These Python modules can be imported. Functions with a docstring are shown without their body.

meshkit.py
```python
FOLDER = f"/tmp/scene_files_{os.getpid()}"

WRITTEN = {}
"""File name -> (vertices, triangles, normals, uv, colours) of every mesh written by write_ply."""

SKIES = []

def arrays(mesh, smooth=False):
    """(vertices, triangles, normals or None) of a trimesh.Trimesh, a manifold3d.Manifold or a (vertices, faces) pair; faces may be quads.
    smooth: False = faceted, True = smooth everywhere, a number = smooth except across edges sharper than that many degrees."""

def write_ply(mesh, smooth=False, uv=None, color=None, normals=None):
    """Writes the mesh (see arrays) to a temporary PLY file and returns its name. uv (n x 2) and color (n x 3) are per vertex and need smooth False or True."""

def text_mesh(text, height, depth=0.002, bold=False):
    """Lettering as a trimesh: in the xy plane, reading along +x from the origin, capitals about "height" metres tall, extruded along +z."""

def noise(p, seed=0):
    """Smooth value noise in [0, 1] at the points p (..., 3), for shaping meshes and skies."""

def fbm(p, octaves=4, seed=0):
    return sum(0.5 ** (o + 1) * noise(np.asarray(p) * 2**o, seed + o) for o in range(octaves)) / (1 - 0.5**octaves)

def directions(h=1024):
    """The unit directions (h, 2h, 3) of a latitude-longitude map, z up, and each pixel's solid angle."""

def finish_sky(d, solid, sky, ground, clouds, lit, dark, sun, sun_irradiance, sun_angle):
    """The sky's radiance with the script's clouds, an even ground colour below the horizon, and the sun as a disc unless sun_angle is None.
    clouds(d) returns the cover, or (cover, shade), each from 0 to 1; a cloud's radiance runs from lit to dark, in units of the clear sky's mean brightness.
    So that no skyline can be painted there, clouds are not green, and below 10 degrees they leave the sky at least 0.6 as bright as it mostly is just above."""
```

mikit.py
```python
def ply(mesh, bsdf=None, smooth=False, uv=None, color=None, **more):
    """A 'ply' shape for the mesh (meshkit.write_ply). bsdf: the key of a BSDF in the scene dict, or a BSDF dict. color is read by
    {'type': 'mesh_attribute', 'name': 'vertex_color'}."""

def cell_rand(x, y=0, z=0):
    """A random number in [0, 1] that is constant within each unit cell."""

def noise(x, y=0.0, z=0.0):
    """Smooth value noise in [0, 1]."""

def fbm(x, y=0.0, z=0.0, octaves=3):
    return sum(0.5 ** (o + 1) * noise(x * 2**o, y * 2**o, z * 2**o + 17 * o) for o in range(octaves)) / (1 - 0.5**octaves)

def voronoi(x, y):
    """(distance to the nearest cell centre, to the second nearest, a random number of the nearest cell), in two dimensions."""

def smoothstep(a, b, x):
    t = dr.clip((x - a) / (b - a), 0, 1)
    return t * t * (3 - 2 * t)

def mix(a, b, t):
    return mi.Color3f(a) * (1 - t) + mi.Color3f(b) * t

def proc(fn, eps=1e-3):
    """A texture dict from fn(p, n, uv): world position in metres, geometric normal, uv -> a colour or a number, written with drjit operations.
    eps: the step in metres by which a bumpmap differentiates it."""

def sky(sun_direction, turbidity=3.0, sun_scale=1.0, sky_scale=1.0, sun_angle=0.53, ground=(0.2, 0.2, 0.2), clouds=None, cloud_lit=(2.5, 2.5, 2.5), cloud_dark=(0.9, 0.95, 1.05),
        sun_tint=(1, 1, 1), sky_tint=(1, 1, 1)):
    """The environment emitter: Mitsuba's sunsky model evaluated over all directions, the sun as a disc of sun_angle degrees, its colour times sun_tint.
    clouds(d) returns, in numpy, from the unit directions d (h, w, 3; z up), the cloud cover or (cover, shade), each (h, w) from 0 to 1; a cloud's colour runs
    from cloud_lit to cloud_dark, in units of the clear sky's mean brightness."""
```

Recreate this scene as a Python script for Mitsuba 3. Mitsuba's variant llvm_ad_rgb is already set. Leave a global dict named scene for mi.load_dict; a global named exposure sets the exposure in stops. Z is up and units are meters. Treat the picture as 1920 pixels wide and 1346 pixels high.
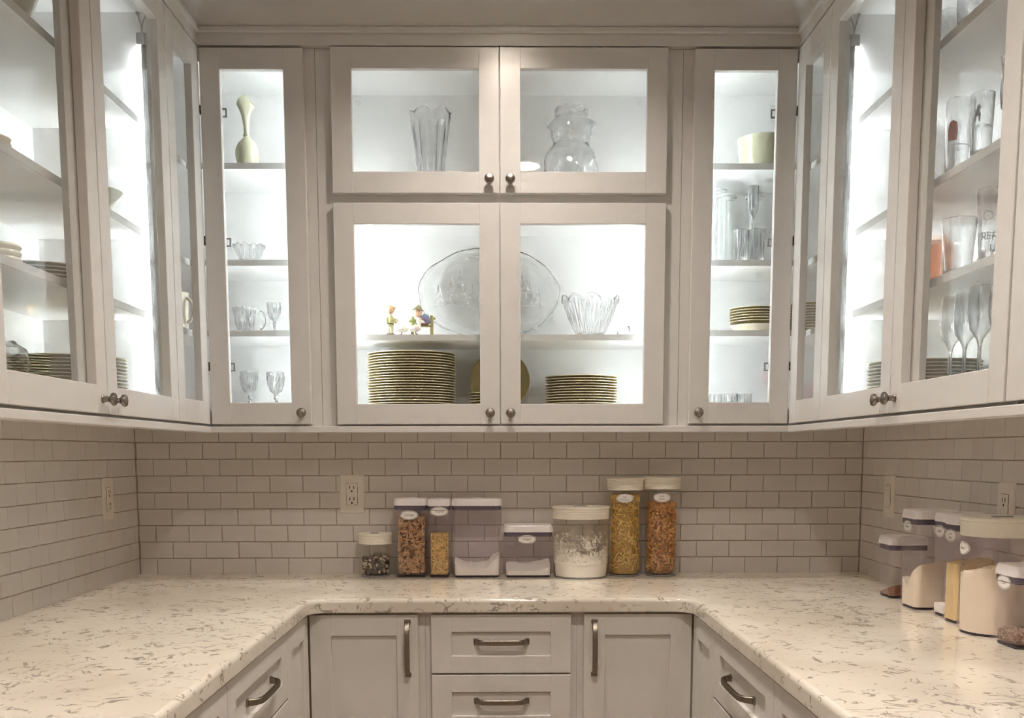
import math, random
import numpy as np
import trimesh
from shapely.geometry import Polygon, box as sbox
import drjit as dr
import mitsuba as mi
import mikit, meshkit
from mikit import proc, noise, fbm, smoothstep, mix

T = mi.ScalarTransform4f
scene, labels = {}, {}
rng = random.Random(7)
nr = np.random.default_rng(11)

# ------------------------------------------------------------------ camera, light, exposure
CAM = np.array([-0.0003, -3.2578, 1.2934])
F_PX, PY_PX, PITCH, YAW, ROLL = 1936.54, 1077.34, 0.1176, -0.0109, -0.0017


def camera_axes():
    cp, sp, cy, sy, cr, sr = math.cos(PITCH), math.sin(PITCH), math.cos(YAW), math.sin(YAW), math.cos(ROLL), math.sin(ROLL)

    def world(x, y, z):
        x, z = cr * x - sr * z, sr * x + cr * z
        y, z = cp * y + sp * z, -sp * y + cp * z
        return np.array([cy * x - sy * y, sy * x + cy * y, z])

    return world(0, 1, 0), world(0, 0, 1)


FWD, UP = camera_axes()
scene['camera'] = {
    'type': 'perspective', 'fov_axis': 'x', 'fov': math.degrees(2 * math.atan(960 / F_PX)),
    'principal_point_offset_x': 0.0, 'principal_point_offset_y': -(PY_PX - 673) / 1346,
    'near_clip': 0.05, 'far_clip': 50.0,
    'to_world': T().look_at(origin=CAM.tolist(), target=(CAM + FWD).tolist(), up=UP.tolist()),
}
exposure = 3.0                      # the sensor's gain; the lamps' radiances below are in the same units
CAN_LIGHT = [54.0, 47.8, 42.4]      # radiance of the recessed ceiling lamps
NOOK_LIGHT = [104.0, 92.0, 81.5]     # the one over the opening of the nook
ROOM_LIGHT = [64.0, 56.6, 50.0]     # the lamps of the room behind the camera
LED_LIGHT = [20.0, 21.5, 22.0]      # the light bars in the cabinets

# ------------------------------------------------------------------ materials


def rgb(*c):
    return {'type': 'rgb', 'value': list(map(float, c))}


def mat(key, d):
    key = 'bsdf_' + key
    scene[key] = d
    return key


def plain(key, c, rough=0.4, metal=0.0, spec=0.5, **k):
    return mat(key, {'type': 'twosided', 'bsdf': {'type': 'principled', 'base_color': c if isinstance(c, dict) else rgb(*c), 'roughness': rough, 'metallic': metal, 'specular': spec, **k}})


def counter_color(p, n, uv):
    x, y, z = p.x, p.y, p.z
    wx = fbm(x * 9, y * 9, z * 9, 3) - 0.5
    wy = fbm(x * 9 + 31, y * 9 + 7, z * 9, 3) - 0.5
    u, v, w = x * 38 + wx * 8, y * 38 + wy * 8, z * 38
    ridge = dr.abs(fbm(u, v, w, 3) - 0.5)
    mask = smoothstep(0.51, 0.60, 0.35 * fbm(x * 14, y * 14 + 4, z * 14, 2) + 0.65 * fbm(x * 46 + 5, y * 46, z * 46 + 3, 2))
    vein = (1 - smoothstep(0.010, 0.050, ridge)) * mask
    speck = smoothstep(0.66, 0.76, noise(x * 95, y * 95, z * 95)) * smoothstep(0.5, 0.62, fbm(x * 17, y * 17 + 9, z * 17, 2))
    cloud = fbm(x * 4.5, y * 4.5 + 2, z * 4.5, 3)
    base = mix(mi.Color3f(0.545, 0.50, 0.425), mi.Color3f(0.655, 0.62, 0.545), smoothstep(0.3, 0.7, cloud))
    c = mix(base, mi.Color3f(0.42, 0.35, 0.27), speck * 0.55)
    return mix(c, mi.Color3f(0.19, 0.165, 0.135), vein * 0.78)


PAINT = plain('cabinet_paint', (0.555, 0.545, 0.53), 0.30)
TRIM = plain('trim_paint', (0.53, 0.52, 0.50), 0.42)
BASEPAINT = plain('base_cabinet_paint', (0.57, 0.553, 0.525), 0.4)
INNER = plain('cabinet_interior', (0.72, 0.72, 0.71), 0.45)
EDGE = plain('shelf_edge', (0.46, 0.46, 0.44), 0.45)
WALLP = plain('wall_paint', (0.72, 0.69, 0.64), 0.6)
CEILP = plain('ceiling_paint', (0.80, 0.78, 0.74), 0.7)
FLOORP = plain('floor_wood', (0.30, 0.21, 0.14), 0.4)
GROUT = plain('grout', (0.46, 0.41, 0.345), 0.85)
TILES = [plain(f'tile_glaze_{i}', (0.665 * k, 0.63 * k, 0.595 * k), 0.16) for i, k in enumerate((1.0, 0.98, 1.015))]
STONE = plain('quartz', proc(counter_color), 0.09, spec=0.55)
NICKEL = mat('brushed_nickel', {'type': 'roughconductor', 'specular_reflectance': rgb(0.30, 0.28, 0.265), 'alpha': 0.16, 'material': 'Ag'})
BRONZE = mat('pull_bronze', {'type': 'roughconductor', 'specular_reflectance': rgb(0.30, 0.27, 0.24), 'alpha': 0.2, 'material': 'Ag'})
STEEL = plain('hinge_steel', (0.13, 0.13, 0.125), 0.4, metal=0.4)
BLACK = plain('black_metal', (0.015, 0.014, 0.013), 0.5)
GREY = plain('grey_plastic', (0.32, 0.33, 0.34), 0.5)
PANE = mat('window_glass', {'type': 'thindielectric', 'int_ior': 1.5, 'specular_transmittance': rgb(0.985, 0.995, 0.99)})
GLASS = mat('clear_glass', {'type': 'roughdielectric', 'alpha': 0.01, 'int_ior': 1.5})
CRYSTAL = mat('lead_crystal', {'type': 'roughdielectric', 'alpha': 0.012, 'int_ior': 1.56})
THIN = mat('thin_glass', {'type': 'thindielectric', 'int_ior': 1.55, 'specular_transmittance': rgb(0.96, 0.975, 0.97)})
AMBERG = mat('amber_glass', {'type': 'thindielectric', 'int_ior': 1.5, 'specular_transmittance': rgb(0.93, 0.70, 0.58)})
PINKG = mat('pink_glass', {'type': 'thindielectric', 'int_ior': 1.5, 'specular_transmittance': rgb(0.93, 0.78, 0.80)})
PLASTIC = mat('smoky_plastic', {'type': 'thindielectric', 'int_ior': 1.5, 'specular_transmittance': rgb(0.975, 0.955, 0.985)})
CLEARP = mat('clear_plastic', {'type': 'thindielectric', 'int_ior': 1.5, 'specular_transmittance': rgb(0.99, 0.985, 0.975)})
GASKET = plain('smoky_gasket', (0.10, 0.085, 0.115), 0.25)
BASEP = plain('smoky_base', (0.05, 0.042, 0.055), 0.2)
LIDW = plain('white_lid', (0.87, 0.84, 0.86), 0.2)
LIDC = plain('cream_lid', (0.86, 0.82, 0.73), 0.35)
LABELW = plain('label_white', (0.82, 0.79, 0.76), 0.5)
INK = plain('label_ink', (0.10, 0.085, 0.08), 0.6)
GOLD = plain('gilt_porcelain', (0.46, 0.40, 0.21), 0.30, metal=0.75)
GOLDV = mat('gilt_edged_porcelain', {'type': 'twosided', 'bsdf': {'type': 'principled', 'base_color': {'type': 'mesh_attribute', 'name': 'vertex_color'}, 'roughness': 0.28, 'metallic': 0.55, 'specular': 0.5}})
GILT = plain('bright_gilt', (0.30, 0.235, 0.095), 0.3, metal=0.65)
BONE = plain('cream_porcelain', (0.74, 0.69, 0.56), 0.25)
CELADON = plain('celadon_glaze', (0.43, 0.43, 0.31), 0.22)
OLIVE = plain('olive_glaze', (0.40, 0.40, 0.24), 0.25)
FLOUR = plain('flour_white', (0.93, 0.905, 0.84), 0.9, spec=0.1)
CREAMF = plain('flour_cream', (0.86, 0.77, 0.60), 0.9, spec=0.1)
CORN = plain('corn_meal_yellow', (0.78, 0.60, 0.29), 0.9, spec=0.1)
VCOL = mat('painted_pieces', {'type': 'twosided', 'bsdf': {'type': 'principled', 'base_color': {'type': 'mesh_attribute', 'name': 'vertex_color'}, 'roughness': 0.55, 'specular': 0.35}})
PRINTK = plain('black_print', (0.03, 0.03, 0.035), 0.5)
PRINTR = plain('red_print', (0.22, 0.035, 0.025), 0.5)
PLATEW = plain('outlet_white', (0.78, 0.73, 0.66), 0.35)
SLOT = plain('outlet_slot', (0.02, 0.018, 0.016), 0.6)

# ------------------------------------------------------------------ mesh helpers
CH = None


def bx(x0, x1, y0, y1, z0, z1, c=0.0):
    """A box, its edges chamfered by c."""
    global CH
    h = np.array([x1 - x0, y1 - y0, z1 - z0]) / 2
    m = np.array([x1 + x0, y1 + y0, z1 + z0]) / 2
    if c <= 0:
        b = trimesh.creation.box(extents=2 * h)
        return trimesh.Trimesh(b.vertices + m, b.faces, process=False)
    if CH is None:
        pts = []
        for k in range(3):
            for s in np.ndindex(2, 2, 2):
                s = np.array(s) * 2 - 1
                e = np.full(3, 0.75)
                e[k] = 1.0
                pts.append(s * e)
        pts = np.array(pts)
        hull = trimesh.convex.convex_hull(pts)
        CH = (np.sign(hull.vertices), np.abs(np.abs(hull.vertices) - 0.75) < 0.01, hull.faces)
    c = min(c, *(h * 0.9))
    v = CH[0] * (h - c * CH[1])
    return trimesh.Trimesh(v + m, CH[2], process=False)


def cat(*ms):
    out = []
    for m in ms:
        out += list(m) if isinstance(m, (list, tuple)) else [m]
    return trimesh.util.concatenate(out) if len(out) > 1 else out[0]


def outward(m):
    if m.volume < 0:
        m.invert()
    return m


def lathe(prof, n=48, mod=None, closed=None):
    """Revolves the (r, z) profile about z. mod(theta, r, z) -> (r, z) shapes it. A profile that ends on the axis at both ends, or returns on itself, is a solid."""
    prof = np.asarray(prof, float)
    th = np.arange(n) / n * 2 * np.pi
    vs, rings = [], []
    at = 0
    for r, z in prof:
        if r < 1e-7:
            vs.append([[0, 0, z]])
            rings.append([at])
            at += 1
        else:
            rr, zz = np.full(n, r), np.full(n, z)
            if mod is not None:
                rr, zz = mod(th, rr, zz)
            vs.append(np.stack([rr * np.cos(th), rr * np.sin(th), zz], 1))
            rings.append(list(range(at, at + n)))
            at += n
    fs = []
    pairs = list(zip(rings[:-1], rings[1:]))
    if closed:
        pairs.append((rings[-1], rings[0]))
    for a, b in pairs:
        for i in range(n):
            j = (i + 1) % n
            if len(a) == 1 and len(b) == 1:
                continue
            if len(a) == 1:
                fs.append([a[0], b[j], b[i]])
            elif len(b) == 1:
                fs.append([a[i], a[j], b[0]])
            else:
                fs += [[a[i], a[j], b[j]], [a[i], b[j], b[i]]]
    m = trimesh.Trimesh(np.vstack(vs), np.array(fs), process=False)
    if closed or (prof[0][0] < 1e-7 and prof[-1][0] < 1e-7):
        outward(m)
    return m


def shell(outer, t):
    """Closed lathe profile of a vessel from its outer (r, z) profile (from the axis at the bottom up to the rim) and a wall thickness."""
    outer = np.asarray(outer, float)
    inner = [(max(r - t, 0), z) for r, z in outer[1:][::-1]]
    inner = [(r, max(z, outer[0][1] + t * 1.6)) for r, z in inner]
    return [tuple(o) for o in outer] + inner + [(0, outer[0][1] + t * 1.6)]


def tube(path, r, n=10, ends=True):
    path = np.asarray(path, float)
    r = np.broadcast_to(r, len(path))
    t = np.gradient(path, axis=0)
    t /= np.linalg.norm(t, axis=1, keepdims=True) + 1e-12
    ref = np.array([0, 0, 1.0]) if abs(t[0][2]) < 0.9 else np.array([1.0, 0, 0])
    vs = []
    a = np.arange(n) / n * 2 * np.pi
    for p, d, q in zip(path, t, r):
        x = np.cross(ref, d)
        x /= np.linalg.norm(x) + 1e-12
        y = np.cross(d, x)
        ref = y * 0.999 + ref * 0.001
        vs.append(p + q * (np.cos(a)[:, None] * x + np.sin(a)[:, None] * y))
    fs = []
    for k in range(len(path) - 1):
        for i in range(n):
            j = (i + 1) % n
            fs += [[k * n + i, k * n + j, (k + 1) * n + j], [k * n + i, (k + 1) * n + j, (k + 1) * n + i]]
    v = np.vstack(vs)
    if ends:
        v = np.vstack([v, path[:1], path[-1:]])
        e = len(path) - 1
        for i in range(n):
            j = (i + 1) % n
            fs += [[len(v) - 2, j, i], [len(v) - 1, e * n + i, e * n + j]]
    return outward(trimesh.Trimesh(v, np.array(fs), process=False)) if ends else trimesh.Trimesh(v, np.array(fs), process=False)


def strip(path, side, w, t):
    """A bar of rectangular section (w along 'side', t across) along the path, with slightly rounded edges."""
    path, side = np.asarray(path, float), np.asarray(side, float)
    d = np.gradient(path, axis=0)
    d /= np.linalg.norm(d, axis=1, keepdims=True)
    sec = [(-1, -.6), (-.8, -1), (.8, -1), (1, -.6), (1, .6), (.8, 1), (-.8, 1), (-1, .6)]
    vs, n = [], len(sec)
    w = np.broadcast_to(w, len(path))
    for p, q, ww in zip(path, d, w):
        nn = np.cross(q, side)
        vs.append([p + side * (a * ww / 2) + nn * (b * t / 2) for a, b in sec])
    fs = []
    for k in range(len(path) - 1):
        for i in range(n):
            j = (i + 1) % n
            fs += [[k * n + i, k * n + j, (k + 1) * n + j], [k * n + i, (k + 1) * n + j, (k + 1) * n + i]]
    e = (len(path) - 1) * n
    for i in range(1, n - 1):
        fs += [[0, i + 1, i], [e, e + i, e + i + 1]]
    return outward(trimesh.Trimesh(np.vstack(vs), np.array(fs), process=False))


def rrect(w, d, r, k=6):
    pts = []
    for cx, cy, a0 in ((1, 1, 0), (-1, 1, 90), (-1, -1, 180), (1, -1, 270)):
        for i in range(k + 1):
            a = math.radians(a0 + 90 * i / k)
            pts.append((cx * (w / 2 - r) + r * math.cos(a), cy * (d / 2 - r) + r * math.sin(a)))
    return np.array(pts)


def torus(R, r, n=10, m=5):
    a, b = np.meshgrid(np.arange(n) / n * 2 * np.pi, np.arange(m) / m * 2 * np.pi, indexing='ij')
    v = np.stack([(R + r * np.cos(b)) * np.cos(a), (R + r * np.cos(b)) * np.sin(a), r * np.sin(b)], -1).reshape(-1, 3)
    f = []
    for i in range(n):
        for j in range(m):
            p, q, s, t = i * m + j, ((i + 1) % n) * m + j, ((i + 1) % n) * m + (j + 1) % m, i * m + (j + 1) % m
            f += [[p, q, s], [p, s, t]]
    return trimesh.Trimesh(v, f, process=False)


def loft(levels, bottom=True, top=True, k=6):
    """Rounded rectangles (w, d, r, z) joined in order, with optional caps."""
    vs = [np.column_stack([rrect(w, d, r, k), np.full(4 * (k + 1), z)]) for w, d, r, z in levels]
    n = len(vs[0])
    fs = []
    for a in range(len(vs) - 1):
        for i in range(n):
            j = (i + 1) % n
            fs += [[a * n + i, a * n + j, (a + 1) * n + j], [a * n + i, (a + 1) * n + j, (a + 1) * n + i]]
    v = np.vstack(vs)
    if bottom:
        v = np.vstack([v, [[0, 0, levels[0][3]]]])
        fs += [[len(v) - 1, (i + 1) % n, i] for i in range(n)]
    if top:
        v = np.vstack([v, [[0, 0, levels[-1][3]]]])
        e = (len(vs) - 1) * n
        fs += [[len(v) - 1, e + i, e + (i + 1) % n] for i in range(n)]
    return trimesh.Trimesh(v, np.array(fs), process=False)


def prism(poly, z0, z1):
    m = trimesh.creation.extrude_polygon(poly, z1 - z0, engine='earcut')
    m.apply_translation([0, 0, z0])
    return m


def moved(m, x=0, y=0, z=0, rz=0, s=None):
    m = m.copy()
    if s is not None:
        m.apply_scale(s)
    if rz:
        m.apply_transform(trimesh.transformations.rotation_matrix(rz, [0, 0, 1]))
    m.apply_translation([x, y, z])
    return m


def turned(m, a, axis, p=(0, 0, 0)):
    m = m.copy()
    m.apply_transform(trimesh.transformations.rotation_matrix(a, axis, p))
    return m


# ------------------------------------------------------------------ scene helpers


def numbered(name):
    if name not in used:
        used[name] = 0
        return name
    used[name] += 1
    return f'{name}_{used[name]:03d}'


used = {}


def thing(name, label=None, category=None, group=None, kind=None):
    key = numbered(name)
    e = {}
    for k, v in (('label', label), ('category', category), ('group', group), ('kind', kind)):
        if v:
            e[k] = v
    labels[key] = e
    return key


def part(parent, name, mesh, m, smooth=False, label=None, at=None, **k):
    key = numbered(parent + '__' + name)
    scene[key] = mikit.ply(mesh, m, smooth=smooth, **k)
    if at is not None:
        scene[key]['to_world'] = at
    if label:
        labels[key] = {'label': label}
    return key


def single(name, mesh, m, label, category, smooth=False, group=None, kind=None, at=None, **k):
    key = thing(name, label, category, group, kind)
    scene[key] = mikit.ply(mesh, m, smooth=smooth, **k)
    if at is not None:
        scene[key]['to_world'] = at
    return key


def struct(key, mesh, m, label, smooth=False):
    used.setdefault(key, 0)
    scene[key] = mikit.ply(mesh, m, smooth=smooth)
    labels[key] = {'kind': 'structure', 'label': label}
    return key


def like(key, parent, name, at):
    """One more entry that shares the mesh of 'key' under another placement."""
    k = numbered(parent + '__' + name)
    scene[k] = {**scene[key], 'to_world': at}
    return k


# ------------------------------------------------------------------ dimensions
H = 1.143                     # half width between the side walls
ZC = 0.914                    # counter top
CEIL = 2.505
YEND = -2.42                  # where the nook opens into the room
UD = 0.334                    # depth of the upper doors' faces from their wall
DT = 0.020                    # door thickness
FRB = 0.299                   # back of the face frames, from the wall
SHELF_Z = (2.092, 1.831, 1.637)
ST = 0.0165
FLOOR_Z, TOP_Z = 1.4165, 2.357

# ------------------------------------------------------------------ room shell
wb = struct('wall_back', bx(-H - 0.1, H + 0.1, 0.0, 0.1, 0, CEIL), GROUT, 'back wall of the pantry nook')
wl = struct('wall_left', bx(-H - 0.1, -H, YEND, 0.0, 0, CEIL), GROUT, 'left wall of the pantry nook')
wr = struct('wall_right', bx(H, H + 0.1, YEND, 0.0, 0, CEIL), GROUT, 'right wall of the pantry nook')
struct('floor', bx(-2.7, 2.7, -6.1, 0.1, -0.1, 0), FLOORP, 'brown wooden floor')
CANS = ((0.02, -0.80), (0.10, -1.94), (-1.0, -3.6), (1.0, -3.6))      # recessed lamps
ring = lambda x, y, r: [(x + r * math.cos(a), y + r * math.sin(a)) for a in np.arange(40) / 40 * 2 * math.pi]
struct('ceiling', prism(Polygon([(-2.7, -6.1), (2.7, -6.1), (2.7, 0.1), (-2.7, 0.1)], [ring(x, y, 0.074) for x, y in CANS]), CEIL, CEIL + 0.1), CEILP, 'white ceiling')
struct('wall_near_left', bx(-2.6, -H - 0.1, YEND, YEND + 0.1, 0, CEIL), WALLP, 'wall beside the opening')
struct('wall_near_right', bx(H + 0.1, 2.6, YEND, YEND + 0.1, 0, CEIL), WALLP, 'wall beside the opening')
struct('wall_outer_left', bx(-2.7, -2.6, -6.0, YEND + 0.1, 0, CEIL), WALLP, 'side wall of the room')
struct('wall_outer_right', bx(2.6, 2.7, -6.0, YEND + 0.1, 0, CEIL), WALLP, 'side wall of the room')
struct('wall_front', bx(-2.7, 2.7, -6.1, -6.0, 0, CEIL), WALLP, 'far wall of the room')

# subway tiles: each one a piece of its wall
PX, PZ, G = 0.1033, 0.0518, 0.0022
TT = 0.004
shared = {}


def tile_mesh(w, hgt):
    k = (round(w, 4), round(hgt, 4))
    if k not in shared:
        shared[k] = mikit.ply(bx(-w / 2, w / 2, -TT, 0, -hgt / 2, hgt / 2, 0.0012))
    return shared[k]


def tile_rows(parent, a0, a1, phase, place, skip=()):
    """Rows of tiles between the wall coordinates a0 and a1; place(a, z) -> to_world of a tile centred there."""
    for i in range(-1, 8):
        z1 = 1.3264 - PZ * i
        z0 = z1 - PZ
        if i == -1:
            z1 = min(z1, 1.3785)
        off = phase + (0 if i % 2 == 1 else PX / 2)
        k0 = math.floor((a0 - off) / PX)
        a = off + k0 * PX
        while a < a1 - 1e-6:
            l, r = max(a, a0), min(a + PX, a1)
            a += PX
            w = r - l - G
            if w < 0.006:
                continue
            zz0, zz1 = z0, z1
            c = (l + r) / 2
            for s0, s1, sz0, sz1 in skip:            # tiles cut round the outlets
                if l >= s0 and r <= s1 and z0 >= sz0 and z1 <= sz1:
                    w = 0
            if w <= 0:
                continue
            key = numbered(parent + '__tile')
            scene[key] = {**tile_mesh(w, zz1 - zz0 - G), 'bsdf': {'type': 'ref', 'id': TILES[rng.choice((0, 0, 1, 1, 2))]}, 'to_world': place(c, (zz0 + zz1) / 2)}


tile_rows(wb, -H + TT, H - TT, -1.0845, lambda a, z: T().translate([a, 0, z]))
tile_rows(wl, YEND + 0.01, -0.0045, -0.24, lambda a, z: T().translate([-H, a, z]).rotate([0, 0, 1], 90))
tile_rows(wr, YEND + 0.01, -0.0045, -0.811 + 0.0, lambda a, z: T().translate([H, a, z]).rotate([0, 0, 1], -90))

# crown moulding, frieze and light rail run round the three sides


def run_round(prof, ends=(-1.60, -2.05)):
    """Sweeps the closed (offset towards the aisle, z) profile along the faces of the three cabinet runs."""
    prof = np.asarray(prof, float)
    vs = []
    for o, z in prof:
        x = H - UD - o
        vs += [(-x, ends[0], z), (-x, -UD - o, z), (x, -UD - o, z), (x, ends[1], z)]
    n, fs = len(prof), []
    for i in range(n):
        j = (i + 1) % n
        for k in range(3):
            fs += [[4 * i + k, 4 * j + k, 4 * j + k + 1], [4 * i + k, 4 * j + k + 1, 4 * i + k + 1]]
    cap = trimesh.creation.triangulate_polygon(Polygon(prof), engine='earcut')
    if len(cap[0]) == n:
        idx = [int(np.argmin(((prof - c) ** 2).sum(1))) for c in cap[0]]
        for a, b, c in cap[1]:
            fs += [[4 * idx[a], 4 * idx[b], 4 * idx[c]], [4 * idx[a] + 3, 4 * idx[c] + 3, 4 * idx[b] + 3]]
    m = trimesh.Trimesh(np.array(vs), np.array(fs), process=False)
    trimesh.repair.fix_normals(m)
    return outward(m)


cove = [(0.006 + 0.055 * (1 - math.cos(a)), 2.4285 + 0.055 * math.sin(a)) for a in np.linspace(0.15, math.pi / 2 * 0.96, 9)]
crown = struct('trim_1', run_round([(-0.03, 2.4285), (0.004, 2.4285)] + cove + [(0.066, 2.4830), (0.066, CEIL - 0.0005), (-0.03, CEIL - 0.0005)]), TRIM, 'cove crown moulding along the top of the wall cabinets', smooth=25)
part(crown, 'frieze_board', run_round([(-0.03, 2.3800), (-0.002, 2.3800), (-0.002, 2.4105), (-0.03, 2.4105)]), TRIM)
part(crown, 'bead', run_round([(-0.03, 2.4108), (0.004, 2.4108), (0.0075, 2.4140), (0.0075, 2.4235), (0.0035, 2.4280), (-0.03, 2.4280)]), TRIM)
struct('trim_2', run_round([(-0.034, 1.3497), (-0.002, 1.3497), (0.0, 1.3515), (0.0, 1.3660), (-0.002, 1.3675), (-0.034, 1.3675)]), PAINT, 'light rail along the bottom of the wall cabinets')

# ------------------------------------------------------------------ lamps in the ceiling
for i, (x, y) in enumerate(CANS):
    c = 'ceiling__lamp' if i == 0 else f'ceiling__lamp_{i:03d}'
    dp = 0.045 if i < 2 else 0.012
    scene[c] = mikit.ply(moved(lathe([(0.070, -0.001), (0.071, -0.005), (0.084, -0.004), (0.088, -0.0005), (0.0735, -0.0005), (0.0735, dp + 0.004), (0, dp + 0.004), (0, dp + 0.001), (0.0685, dp + 0.001)], 40, closed=True), x, y, CEIL), CEILP, smooth=30)
    lens = lathe([(0, 0), (0.056, 0)], 32)
    if lens.face_normals[0][2] > 0:
        lens.invert()
    scene[c + '__lens'] = {**mikit.ply(moved(lens, x, y, CEIL + dp - 0.003)),
                           'emitter': {'type': 'area', 'radiance': rgb(*(CAN_LIGHT if i == 0 else NOOK_LIGHT if i == 1 else ROOM_LIGHT))}}

# ------------------------------------------------------------------ wall cabinets
SIDE = {-1: 'left', 1: 'right'}


def frame_mesh(x0, x1, z0, z1, gx0, gx1, gz0, gz1, y0, y1, c=0.0012):
    """A door frame: two stiles and two rails round the opening g."""
    return cat(bx(x0, gx0, y0, y1, z0, z1, c), bx(gx1, x1, y0, y1, z0, z1, c), bx(gx0 - 0.001, gx1 + 0.001, y0, y1, z0, gz0, c), bx(gx0 - 0.001, gx1 + 0.001, y0, y1, gz1, z1, c))


def to_side(m, s):
    """Turns a mesh built for the back run (x along the wall, y = -distance from it) to the left (s=-1) or right (s=1) run: along -> -y."""
    v = m.vertices
    w = np.column_stack([s * (H + v[:, 1]), v[:, 0], v[:, 2]])
    out = trimesh.Trimesh(w, m.faces, process=False)
    if s > 0:
        out.invert()
    return out


KNOB = lathe([(0, 0), (0.0085, 0), (0.0085, 0.0015), (0.0062, 0.0035), (0.0052, 0.010), (0.0058, 0.0145), (0.0095, 0.0175), (0.0126, 0.0200), (0.0132, 0.0235), (0.0118, 0.0265), (0.0072, 0.0285), (0, 0.0290)], 32)
KNOB = turned(KNOB, math.pi / 2, [1, 0, 0])        # axis along -y


def door(cab, x0, x1, z0, z1, g, knob=None, tf=None):
    """A glazed door of the cabinet; tf turns it to a side run."""
    tf = tf or (lambda m: m)
    d = part(cab, 'door', tf(frame_mesh(x0, x1, z0, z1, *g, -UD, -UD + DT)), PAINT)
    q = trimesh.Trimesh(np.array([[g[0] - .004, 0, g[2] - .004], [g[1] + .004, 0, g[2] - .004], [g[1] + .004, 0, g[3] + .004], [g[0] - .004, 0, g[3] + .004]]) + [0, -UD + DT - 0.005, 0], [[0, 1, 2], [0, 2, 3]], process=False)
    part(d, 'pane', tf(q), PANE)
    if knob:
        part(d, 'knob', tf(moved(KNOB, knob[0], -UD, knob[1])), NICKEL, smooth=40)
    return d


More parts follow.
